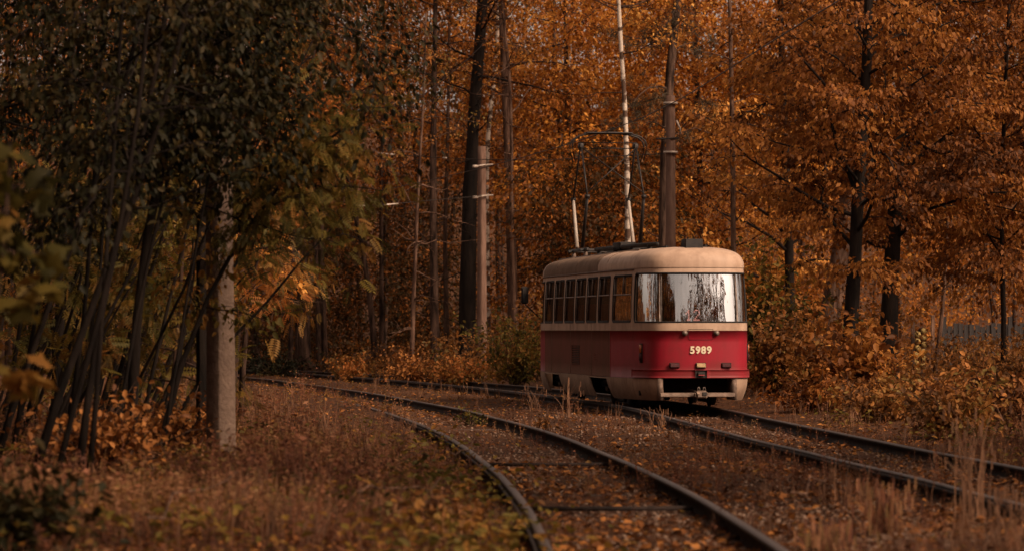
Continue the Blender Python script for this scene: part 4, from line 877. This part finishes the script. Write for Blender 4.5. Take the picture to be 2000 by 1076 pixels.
# ------------------------------------------------------------------ undergrowth
def wedge(r, n_, y0, y1, x0=-.155, x1=.155, pw=1.6):
    """ground points, thinning out with distance"""
    u = r.random(n_); Y = (y0 ** (1 - pw) + u * (y1 ** (1 - pw) - y0 ** (1 - pw))) ** (1 / (1 - pw)); X = r.uniform(x0, x1, n_) * (Y + 3); return X, Y
def dtrack(X, Y): return np.minimum(np.abs(X - cA(Y)), np.abs(X - cB(Y)))
def ground_axes(r, n_, tilt=.15):
    a = r.uniform(0, 6.28, n_); Z = unit(np.stack([r.normal(0, tilt, n_), r.normal(0, tilt, n_), np.ones(n_)], -1)); X = unit(np.cross(np.stack([-np.sin(a), np.cos(a), 0 * a], -1), Z)); return X, np.cross(Z, X), Z
def ontram(X, Y):
    """local tram footprint"""
    a = math.radians(8); dx, dy = X - 3.51, Y - 66; lx = dx * math.cos(a) + dy * math.sin(a); ly = -dx * math.sin(a) + dy * math.cos(a); return (np.abs(lx) < 1.15) & (ly > 1.0) & (ly < 13.5)

r = np.random.default_rng(91)
# low weeds and dead herbs
parts = []
X, Y = wedge(r, 17500, 21, 122, pw=1.7); d = dtrack(X, Y); between = (X > cB(Y) - .8) & (X < cA(Y) + .8)
dens = np.where((X < cB(Y) - .4) & (Y > 54) & (d < 1.2), 1.0, np.where(d < .95, .6, np.where(between, .6, np.where(X > cA(Y), .75, 1.0)))) * np.clip(.55 + 2.0 * vnoise(X, Y, 1.9, 21), .08, 1); kp = (r.random(len(X)) < dens) & ~ontram(X, Y); X, Y, d, between = X[kp], Y[kp], d[kp], between[kp]
h = np.where(d < .95, .16, np.where(between, .20, np.clip(.20 + .12 * (d - .9) / 2.0, .18, .32))) * r.uniform(.45, 1.4, len(X)) * (1 + 1.5 * vnoise(X, Y, 2.2, 23)); h = np.where((np.abs(X + 3.38) < .5) & (Y > 37.5) & (Y < 41.8), h * .35, h); h = np.where((X < cB(Y) - .4) & (Y > 54) & (d < 1.2), h * 1.7, h)
side = np.where(X > cA(Y) + 1.0, .12, 0.0); hue = np.clip(.45 + 1.3 * vnoise(X, Y, 2.4, 33) + side + r.normal(0, .15, len(X)), 0, 1)
pos = np.stack([X, Y, hz(X, Y) - .02], -1)
for t in range(4):
    sel = np.arange(len(X)) % 4 == t; ax, ay, az = ground_axes(r, sel.sum()); parts.append(scatter(T_WEED[t], pos[sel], ax, ay, az, h[sel], hue[sel]))
V, Q, R = join(parts); R = np.clip(R + r.normal(0, .12, len(R)), 0, 1)
o = mk('ground_weeds', V, Q, M['weed'], attr=R); tag(o, 'low brown and green weeds covering the ground beside the tracks', 'weeds', kind='stuff')
# taller dead stalks standing out of the weeds
X, Y = wedge(r, 2600, 22, 90, pw=1.8); d = dtrack(X, Y); out = ~((np.abs(X + 3.38) < .45) & (Y > 37) & (Y < 41.8)); out = out & ((X < cB(Y) - 1.3) | (X > cA(Y) + 1.5)); kp = out & (r.random(len(X)) < np.clip(.35 + 2.2 * vnoise(X, Y, 2.6, 71), .02, 1)) & ~ontram(X, Y); X, Y = X[kp], Y[kp]; parts = []
for t in range(4):
    sel = np.arange(len(X)) % 4 == t; ax, ay, az = ground_axes(r, sel.sum(), .25); parts.append(scatter(_weed(20 + t, 2, 26, .075), np.stack([X, Y, hz(X, Y)], -1)[sel], ax, ay, az, r.uniform(.3, .62, sel.sum()), r.random(sel.sum())))
V, Q, R = join(parts); R = np.clip(R + r.normal(0, .15, len(R)), 0, 1); o = mk('dead_stalks', V, Q, M['weed'], attr=R); tag(o, 'dead brown flower stalks standing among the weeds', 'weeds', kind='stuff')
# dry grass
parts = []; X, Y = wedge(r, 10000, 21, 110, pw=1.75); d = dtrack(X, Y); between = (X > cB(Y) - .8) & (X < cA(Y) + .8); dens = np.where((np.abs(X - cB(Y) + .8) < .4) & (Y > 52), 1.5, np.where(d < .9, .4, np.where(between, .5, .9))) * np.clip(.5 + 2 * vnoise(X, Y, 3.0, 41), .05, 1)
kp = (r.random(len(X)) < dens) & ~ontram(X, Y); X, Y, d = X[kp], Y[kp], d[kp]; h = np.clip(.16 + .13 * (d - .8), .12, .40) * r.uniform(.5, 1.4, len(X)) * (1 + 1.6 * vnoise(X, Y, 1.7, 45)); h = np.where((np.abs(X - cB(Y) + .8) < .4) & (Y > 52), np.maximum(h, .26), h); h = np.where((np.abs(X + 3.38) < .5) & (Y > 37.5) & (Y < 41.8), h * .4, h); pos = np.stack([X, Y, hz(X, Y) - .02], -1); hue = np.clip(.4 + vnoise(X, Y, 2, 43) + r.normal(0, .2, len(X)), 0, 1)
for t in range(3):
    sel = np.arange(len(X)) % 3 == t; ax, ay, az = ground_axes(r, sel.sum()); parts.append(scatter(T_GRASS[t], pos[sel], ax, ay, az, h[sel], hue[sel]))
V, Q, R = join(parts); o = mk('dry_grass', V, Q, M['straw'], attr=R); tag(o, 'thin dry grass between the weeds', 'grass', kind='stuff')
# fallen leaves
X, Y = wedge(r, 46000, 21, 125, pw=1.7); kp = r.random(len(X)) < np.clip(.55 + 2.0 * vnoise(X, Y, 2.0, 51), .05, 1); X, Y = X[kp], Y[kp]; n_ = len(X)
ax, ay, az = ground_axes(r, n_, .45); pos = np.stack([X, Y, hz(X, Y) + .012], -1); hue = r.random(n_) ** 1.6
V, Q, R = scatter(T_DIA, pos, ax, ay, az, r.uniform(.05, .12, n_), hue); o = mk('fallen_leaves', V, Q, M['brownleaf'], attr=R); tag(o, 'fallen brown leaves littering the ground', 'leaves', kind='stuff')
X, Y = wedge(r, 2600, 21, 125, pw=1.7); Y2 = r.uniform(66, 122, 3000); X2 = cB(Y2) + r.normal(0, 2.6, 3000); X = np.concatenate([X, X2]); Y = np.concatenate([Y, Y2]); kp = ~ontram(X, Y); X, Y = X[kp], Y[kp]; n_ = len(X); ax, ay, az = ground_axes(r, n_, .5); pos = np.stack([X, Y, hz(X, Y) + .02], -1)  # extra leaves round the left track put its sunlit orange into colour
V, Q, R = scatter(T_OVAL, pos, ax, ay, az, r.uniform(.05, .10, n_), r.random(n_)); o = mk('yellow_leaves_and_sun_patch', V, Q, M['amber'], attr=R); tag(o, 'fresh orange leaves over the track bed, thickened to stand in for sunlight', 'leaves', kind='stuff')
# broad green leaves in patches on the ground
cx0, cy0 = wedge(r, 150, 22, 70, pw=1.7); kp = (cx0 < cB(cy0) - 1.0) | (cx0 > cA(cy0) + 1.2); cx0, cy0 = cx0[kp], cy0[kp]; ex = np.array([1.0 - 1.5, -.45, -.9, -.5, -1.1]); ey = np.array([27.0, 29.5, 33.0, 25.5, 38]); cx0 = np.concatenate([cx0, ex]); cy0 = np.concatenate([cy0, ey])
X = np.repeat(cx0, 60) + r.normal(0, .28, len(cx0) * 60); Y = np.repeat(cy0, 60) + r.normal(0, .5, len(cx0) * 60); n_ = len(X); ax, ay, az = ground_axes(r, n_, .55)
V, Q, R = scatter(T_OVAL, np.stack([X, Y, hz(X, Y) + r.uniform(.03, .30, n_)], -1), ax, ay, az, r.uniform(.05, .11, n_), np.clip(np.repeat(r.random(len(cx0)), 60) + r.normal(0, .2, n_), 0, 1)); o = mk('green_ground_leaves', V, Q, M['olive'], attr=R); tag(o, 'patches of broad green leaves among the brown weeds', 'weeds', kind='stuff')
# ballast stones between and inside the rails
gs = np.array([[1, 0, 0], [0, 1, 0], [-1, .1, 0], [0, -1, .1], [.1, 0, .75], [0, 0, -.7]], dtype=float); gq = np.array([[0, 1, 4], [1, 2, 4], [2, 3, 4], [3, 0, 4], [1, 0, 5], [2, 1, 5], [3, 2, 5], [0, 3, 5]])
X, Y = wedge(r, 26000, 22, 72, -.03, .16, pw=1.5); kp = (X > cB(Y) - .7) & (X < cA(Y) + 1.1) & (r.random(len(X)) < np.clip(.55 + 1.3 * vnoise(X, Y, 1.8, 61), .05, 1)); X, Y = X[kp], Y[kp]; n_ = len(X); ax, ay, az = ground_axes(r, n_, .5)
M['stone'] = leaf_mat('ballast_stone', [(.06, .034, .024), (.13, .075, .05), (.18, .11, .078), (.27, .175, .125)], 0.0, .8)
V, Q, R = scatter((gs, gq), np.stack([X, Y, hz(X, Y) + .004], -1), ax, ay, az, r.uniform(.012, .036, n_), r.random(n_) ** 1.5); o = mk('ballast_stones', V, Q, M['stone'], attr=R); tag(o, 'pale ballast stones between the rails', 'gravel', kind='stuff')

# tall dry grass tufts
def tuft(label, px, Y, h, n_, seed, spread=.35, mat='straw'):
    rr = np.random.default_rng(seed); X = (px - 1000) / F * Y; z = float(hz(X, Y)); root_v = []; parts = []
    for k in range(n_):
        a = rr.uniform(0, 6.28); d = np.array([math.cos(a), math.sin(a), 0]) * rr.uniform(.05, 1) * spread * h; hh = h * rr.uniform(.5, 1.05); p0 = np.array([rr.normal(0, .07), rr.normal(0, .07), 0]); sd = np.array([.006, .003, 0]) * rr.uniform(.6, 1.2); vs = []
        for t in np.linspace(0, 1, 5):
            c = p0 + d * t ** 2 + np.array([0, 0, hh * (t - .2 * t ** 3)]); w = 1 - .8 * t; vs += [c - sd * w, c + sd * w]
        q = np.array([[2 * j, 2 * j + 1, 2 * j + 3, 2 * j + 2] for j in range(4)]); parts.append((np.array(vs), q, np.full(4, rr.random())))
        if rr.random() < .55:
            c = vs[-1]; parts.append((np.array([c + [-.008, 0, -.07], c + [.008, .004, -.07], c + [.006, 0, .03], c + [-.006, 0, .03]]), np.array([[0, 1, 2, 3]]), np.full(1, rr.random())))
    V, Q, R = join(parts); o = mk('grass_tuft', V, Q, M[mat], attr=R); o.location = (X, Y, z); tag(o, label, 'grass', 'tufts of tall dry grass')
tuft('tall dry grass tuft in front of the tram skirt below the louvre', 1112, 62.5, .95, 15, 1)
tuft('small dry grass tuft by the left rail before the tram corner', 1290, 59, .42, 22, 2, .5)
tuft('thin tall grass stalks at lower right across the rails', 1895, 30.5, 1.25, 30, 3, .3)
tuft('broad grass tuft between the rails at the bottom right', 1720, 27.5, .5, 90, 4, .6, 'weed')
tuft('grass tuft at the bottom edge right of the middle rail', 1620, 25, .36, 110, 5, .7, 'weed')
tuft('grass tuft in the bottom right corner', 1960, 26, .6, 40, 6, .45)
tuft('wispy grass left of the tram near its far wheels', 1045, 67, .6, 16, 7, .45)
tuft('single pale weed stalk standing in the left foreground', 655, 46, .75, 14, 8, .25)

# shrubs
def shrub(label, px, Y, h, w, leaf, lsize, seed, n=26, nper=7, tpl=T_OVAL, group='shrubs along the tracks', name='shrub', rad=.22):
    r = np.random.default_rng(seed); X = (px - 1000) / F * Y; b = np.array([X, Y, float(hz(X, Y))]); root = empty(name, b); wood = MB(); A, D = [], []
    for k in range(n):
        a = r.uniform(0, 6.28); q = r.uniform(.1, 1) ** .7; d = np.array([math.cos(a) * w * q, math.sin(a) * w * q, h]); L_ = np.linalg.norm(d) * r.uniform(.45, 1.0); pts = curve_pts(r, np.array([r.normal(0, .06), r.normal(0, .06), 0]), d, L_, 6, .18, .16)
        V, Fs = tube(pts, np.linspace(.012, .004, 6), 3, False); wood.add(V, Fs)
        for g in np.arange(.25, 1.01, .14): A.append([np.interp(g, np.linspace(0, 1, 6), pts[:, c]) for c in range(3)]); dd = unit(pts[-1] - pts[-3]); a2 = r.uniform(0, 6.28); D.append(unit(dd * .5 + [math.cos(a2), math.sin(a2), .1]))
    A = np.array(A); D = np.array(D); hue = np.clip(.5 + 1.2 * vnoise(A[:, 0] + X, A[:, 2], .5, seed) + r.normal(0, .15, len(A)), 0, 1)
    V, Q, R = sprays(r, A, D, nper, rad, lsize, tpl, .4, .5, hue); c = mk('crown', V, Q, M[leaf], root, attr=R); c['kind'] = 'stuff'; wood.build('stems', M['bark'], root); tag(root, label, 'shrub', group); return root
shrub('yellow green bush under the thickest trunk', 905, 100, 1.2, 1.5, 'locust', .12, 101, 30)
shrub('yellow green bush beside the far end of the tram', 1010, 96, 2.2, 1.6, 'olive', .13, 102, 40)
shrub('tall orange and green bush left behind the tram', 1050, 104, 2.8, 1.6, 'amber', .13, 103, 44)
shrub('brown orange bush at the foot of the slender grey stem', 800, 104, 1.1, 1.6, 'brownleaf', .12, 104, 26)
shrub('small green bush in front of the dark hollow', 690, 110, .9, 1.7, 'locust', .11, 105, 24)
shrub('dark green bush at the mouth of the hollow near the pole', 540, 116, 1.0, 2.0, 'green', .12, 106, 28)
shrub('feathery yellow green bush close against the right side of the tram', 1490, 84, 4.0, 1.3, 'olive', .17, 107, 60, 7)
shrub('golden bush right of the tram rear corner', 1515, 78, 2.2, 1.4, 'amber', .14, 108, 46, 8)
shrub('rusty bush before the rough leaning trunk', 1590, 82, 2.3, 1.4, 'rust', .17, 109, 40, 7)
shrub('bush with large brown leaves in front of the twisted black trunk', 1670, 76, 1.9, 1.0, 'rust', .20, 110, 26, 6)
shrub('low golden bush between the two black trunks', 1700, 80, 1.5, 1.2, 'gold', .13, 111, 34, 7)
shrub('low orange bush at the foot of the big black trunk', 1770, 74, .6, 1.2, 'amber', .12, 112, 28, 7)
shrub('leafy brown bush before the log stack', 1850, 70, .62, 1.4, 'brownleaf', .12, 113, 34, 7)
shrub('dense low bramble at the right edge by the rail', 1950, 55, 1.0, 1.3, 'brownleaf', .12, 114, 46, 7)
shrub('green brown bramble right of the far rail', 1860, 52, .85, 1.2, 'amber', .11, 115, 44, 7)
shrub('orange bramble behind the right hand rail', 1720, 62, .9, 1.3, 'amber', .12, 116, 40, 7)
shrub('orange seedling bush beside the rail right of the tram', 1600, 68, .8, 1.2, 'rust', .12, 117, 34, 7)
shrub('tangled bramble at the right edge under the plank fence', 1975, 78, 1.0, 1.4, 'amber', .13, 118, 46, 7)
shrub('leafy weed bush at the lower left corner', 20, 24, .75, .7, 'green', .10, 119, 40, 6)
shrub('dark brown bramble at the foot of the leaning stems', 200, 36, .9, 1.0, 'brownleaf', .09, 120, 44, 6)
shrub('dark bramble left of the concrete pole base', 340, 42, .8, .9, 'brownleaf', .08, 121, 40, 6)
shrub('low leafy clump left of the curving rail in the foreground', 860, 27, .30, .7, 'amber', .07, 122, 40, 5, rad=.14)
shrub('small yellow seedling against the middle rail before the tram', 920, 60, .32, .3, 'olive', .07, 123, 8, 3, rad=.12)
shrub('tiny orange seedling beside the middle rail', 1060, 56, .28, .25, 'amber', .07, 124, 6, 3, rad=.12)
# tangle of thin saplings filling the thicket
r = np.random.default_rng(64); tb = MB(); A, D = [], []
for k in range(70):
    Y = r.uniform(43, 62); px = r.uniform(-40, 300); X = (px - 1000) / F * Y; p0 = np.array([X, Y, float(hz(X, Y)) - .05]); pts = curve_pts(r, p0, (r.uniform(.1, .6), r.normal(0, .15), 1), r.uniform(3.5, 7), 8, .03, .06); V, Fs = tube(pts, np.linspace(r.uniform(.018, .04), .01, 8), 5, False); tb.add(V, Fs)
    for g in r.uniform(.25, 1, 16): a2 = r.uniform(0, 6.28); A.append(np.array([np.interp(g, np.linspace(0, 1, 8), pts[:, c]) for c in range(3)]) + r.normal(0, .25, 3)); D.append(unit(np.array([math.cos(a2), math.sin(a2), .1])))
V, Q, R = sprays(r, np.array(A), np.array(D), 3, .35, .28, T_PIN, .5, .5); o = mk('thicket_saplings', V, Q, M['olive'], attr=R); tag(o, 'tangle of thin leafy saplings filling the thicket on the left', 'saplings', kind='stuff'); tb.build('sapling_stems', M['barkblack'], o)['kind'] = 'stuff'
# undergrowth mass at the wood's edge
A, D, H = [], [], []; r = np.random.default_rng(95)
for k in range(300):
    left = k < 190; Y = r.uniform(104, 128) if left else r.uniform(84, 112); px = r.uniform(430, 1120) if left else r.uniform(1470, 2080); X = (px - 1000) / F * Y
    if left and X > cB(Y) - 1.6 and X < cA(Y) + 2.0: continue
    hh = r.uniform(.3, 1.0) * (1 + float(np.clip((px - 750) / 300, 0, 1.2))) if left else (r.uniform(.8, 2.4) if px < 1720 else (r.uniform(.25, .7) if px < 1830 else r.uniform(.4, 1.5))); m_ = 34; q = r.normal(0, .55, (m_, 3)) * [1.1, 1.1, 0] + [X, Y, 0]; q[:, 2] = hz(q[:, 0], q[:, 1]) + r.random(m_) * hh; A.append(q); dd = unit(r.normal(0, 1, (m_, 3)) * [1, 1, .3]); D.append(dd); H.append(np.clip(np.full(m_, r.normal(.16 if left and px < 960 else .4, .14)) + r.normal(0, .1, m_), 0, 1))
V, Q, R = sprays(r, np.concatenate(A), np.concatenate(D), 7, .30, .13, T_DIA, .4, .5, np.concatenate(H)); o = mk('undergrowth', V, Q, M['amber'], attr=R); tag(o, 'low leafy undergrowth along the edge of the wood', 'undergrowth', kind='stuff')

# ------------------------------------------------------------------ poles, wires, fence, logs
def tapered_pole(name, label, px, Y, w0, w1, h, mat, octo=4, rot=0.0, lean=(0, 0), cham=.16):
    """square concrete pole with chamfered edges"""
    X = (px - 1000) / F * Y; root = empty(name, (X, Y, float(hz(X, Y)) - .05), rot); zs = np.linspace(0, h, 14); V = []
    for j, z in enumerate(zs):
        w = (w0 + (w1 - w0) * z / h) / 2; c = w * cham; ring = [(w, -w + c), (w, w - c), (w - c, w), (-w + c, w), (-w, w - c), (-w, -w + c), (-w + c, -w), (w - c, -w)]
        V += [(x + lean[0] * z + .004 * math.sin(j * 2.1 + x * 30), y + lean[1] * z, z) for x, y in ring]
    n_ = 8; i = np.arange(13)[:, None] * n_; k = np.arange(n_)[None, :]; k2 = (k + 1) % n_; q = np.stack([i + k, i + k2, i + n_ + k2, i + n_ + k], -1).reshape(-1, 4)
    mk('shaft', np.array(V), [q, np.array([np.arange(8) + 13 * 8])], mat, root); tag(root, label, 'pole'); return root, X
pp, _ = tapered_pole('concrete_pole', 'square pale concrete pole in the left foreground', 433, 41.6, .258, .19, 8.5, M['concrete'], rot=math.radians(43), lean=(-.012, 0), cham=.10)
tapered_pole('dark_pole', 'dark wooden pole standing just behind the pale concrete pole', 397, 44, .15, .13, 8, M['barkblack'], rot=.4)
p2, X2 = tapered_pole('concrete_pole', 'brown concrete pole with steel bands directly behind the tram roof', 1310, 92, .24, .19, 7.6, M['concretedk'], rot=math.radians(48), cham=.3)
M['band'] = pmat('galvanised_band', (.50, .40, .32), (.38, .29, .23), 12, .5, metal=.3)
for py_ in (202, 298):
    z = P(0, py_, 92)[2] - float(hz(X2, 92)) + .05; MB().tube([(0, 0, z - .03), (0, 0, z + .03)], .19, 14).build('steel_band', M['band'], p2)
MB().tube([(.12, -.1, 6.95), (.26, -.1, 6.75), (.28, -.1, 6.6)], .03, 6).build('bracket', M['band'], p2); MB().tube([(-.7, -.1, 6.45), (.2, -.12, 6.5)], .025, 6).build('bracket', M['pgdark'], p2)
p3, X3 = tapered_pole('wooden_pole', 'slim weathered pole with white insulators beside the thickest trunk', 941, 108, .25, .19, 7.15, M['concretedk'], rot=math.radians(45), cham=.2)
for py_ in (323, 383):
    z = P(0, py_, 108)[2] - float(hz(X3, 108)) + .05; MB().tube([(-.45, -.1, z - .06), (-.1, -.22, z), (.35, -.12, z + .03)], .028, 6).build('insulator_arm', M['band'], p3)
    MB().tube([(-.48, -.1, z - .06), (-.36, -.12, z - .05), (-.30, -.14, z - .045)], [.04, .05, .03], 8).build('insulator', M['band'], p3)
def wire(label, pts, rad=.011, ins=()):
    pts = np.array(pts); root = empty('overhead_wire', pts[0]); s = np.linspace(0, 1, 24); t0 = np.linspace(0, 1, len(pts)); q = np.stack([np.interp(s, t0, pts[:, c]) for c in range(3)], -1); q[1:-1] = (q[:-2] + q[1:-1] * 2 + q[2:]) / 4
    MB().tube(q - pts[0], rad, 5).build('cable', M['pgdark'], root)
    for f0, f1 in ins:
        a = np.array([np.interp(f0, s, q[:, c]) for c in range(3)]) - pts[0]; b = np.array([np.interp(f1, s, q[:, c]) for c in range(3)]) - pts[0]; MB().tube([a, a * .7 + b * .3, (a + b) / 2, a * .3 + b * .7, b], [.014, .028, .022, .028, .014], 8).build('insulator', M['band'], root)
    tag(root, label, 'wire', 'overhead tram wires')
wire('span wire with white insulators crossing the thickest trunk', [P(600, 283, 108), P(760, 302, 108), P(905, 311, 107), P(1050, 314, 106), P(1300, 300, 94)], .012, ((.215, .27), (.43, .445)))
wire('lower span wire with a long white insulator, left of the slender stem', [P(690, 402, 104), P(740, 402, 104), P(815, 394, 105), P(941, 383, 107.6)], .011, ((.05, .16), (.38, .50)))
wire('upper thin span wire above the white insulators', [P(560, 300, 70), P(840, 226, 100), P(941, 240, 107.6)], .008)
ysw = np.linspace(20, 150, 60)
wire('contact wire above the track of the red tram', [np.array([cA(y), y, 5.72]) for y in ysw], .010)
wire('contact wire above the empty track', [np.array([cB(y), y, 5.72]) for y in ysw], .006)
# plank fence
fn = empty('plank_fence', (0, 0, 0)); M['plank'] = pmat('plank_grey', (.018, .014, .013), (.032, .025, .022), 5, .95, bump=.3, stretch=(1, 1, .15)); rf = np.random.default_rng(8); bmesh_plank = None
x0 = P(1845, 0, 108)[0]
for k in range(26):
    x = x0 + k * .165; Yf = 108 - .10 * k * .165; z = float(hz(x, Yf)); hgt = 1.62 + rf.normal(0, .03)
    o = MB().rbox((0, 0, 0), (.15, .03, 1.6), .006).build('plank', M['plank'], fn) if bmesh_plank is None else bpy.data.objects.new('plank', bmesh_plank)
    if bmesh_plank is None: bmesh_plank = o.data
    else: COL.objects.link(o); o.parent = fn
    o.location = (x, Yf + rf.normal(0, .008), z + .08 + hgt / 2); o.rotation_euler = (0, rf.normal(0, .012), rf.normal(0, .03)); o.scale = (1, 1, hgt / 1.6)
for zz in (.5, 1.4):
    a = np.array([x0 - .1, 108.06, zz]); b = np.array([x0 + 26 * .165, 108.06 - .1 * 26 * .165, zz]); MB().tube([a, b], .045, 4).build('fence_rail', M['plank'], fn)
for k in (0, 12, 25): MB().rbox((x0 + k * .165, 108.14 - .0165 * k, .85), (.12, .12, 2.0), .01).build('fence_post', M['plank'], fn)
tag(fn, 'weathered grey plank fence behind the bushes at the right', 'fence')
# log stack
M['logend'] = pmat('cut_log_end', (.42, .29, .10), (.33, .21, .07), 30, .85); Yl = 98.5
for (px, nm) in ((1782, 'left'), (1821, 'right')):
    a = P(px, 640, Yl); gz = float(hz(a[0], Yl)); MB().rbox((0, 0, 1.0), (.10, .10, 2.0), .01).build('rack_post', M['barkwarm' if nm == 'right' else 'bark']); o = bpy.context.scene.objects[-1] if False else [q for q in COL.objects if q.name.startswith('rack_post')][-1]
    o.location = (a[0], Yl - .1, gz - .1); tag(o, 'upright wooden post on the %s of the stacked logs' % nm, 'post')
ordn = ['lowest', 'second lowest', 'third', 'fourth', 'fifth', 'topmost']; rl = np.random.default_rng(6)
for ci, cx_ in enumerate((1790, 1803)):
    for k in range(6):
        a = P(cx_ + rl.normal(0, .8) - .4 * k * (-1 if ci else -1), 0, Yl); gz = float(hz(a[0], Yl)); rr = .094 * rl.uniform(.92, 1.05); z = gz + .42 + k * .19 + (.09 if ci else 0)
        root = empty('cut_log', (a[0], Yl, z)); MB().tube([(0, 0, 0), (0, .35, 0), (0, .75, 0)], [rr, rr * 1.02, rr], 14).build('log_bark', M['bark'], root); MB().tube([(0, -.012, 0), (0, .01, 0)], rr * .93, 14).build('cut_face', M['logend'], root)
        tag(root, '%s pale round log end in the %s column of the log stack' % (ordn[k], 'left' if ci == 0 else 'right'), 'log', 'logs stacked beside the fence')
MB().box((P(1797, 0, Yl)[0], Yl + .4, .08), (.75, .9, .5)).build('log_rack_base', M['bark']); o = COL.objects[-1]; tag(o, 'low dark timber base carrying the stacked logs', 'rack')
# fallen sticks
for (lab, a, b, w) in (('bare fallen stick in the lower left foreground', (290, 1075, 23.9), (470, 960, 31), .012), ('bent dead branch lying in the weeds at the bottom', (700, 1000, 28), (860, 965, 31), .012), ('short pale stick on the gravel between the tracks', (1545, 990, 29), (1620, 965, 31), .011), ('thin stick lying left of the middle rail', (880, 905, 38), (960, 880, 42), .009)):
    p0 = P(*a); p1 = P(*b); n_ = 8; q = np.linspace(p0, p1, n_); rs = np.random.default_rng(int(a[0])); q[:, 2] = hz(q[:, 0], q[:, 1]) + .30 + rs.normal(0, .03, n_); q[1:-1] += rs.normal(0, .04, (n_ - 2, 3)); V, Fs = tube(q, np.linspace(w, w * .4, n_), 6); o = mk('fallen_stick', V, Fs, M['barkwarm'], smooth=True); tag(o, lab, 'stick', 'fallen sticks')
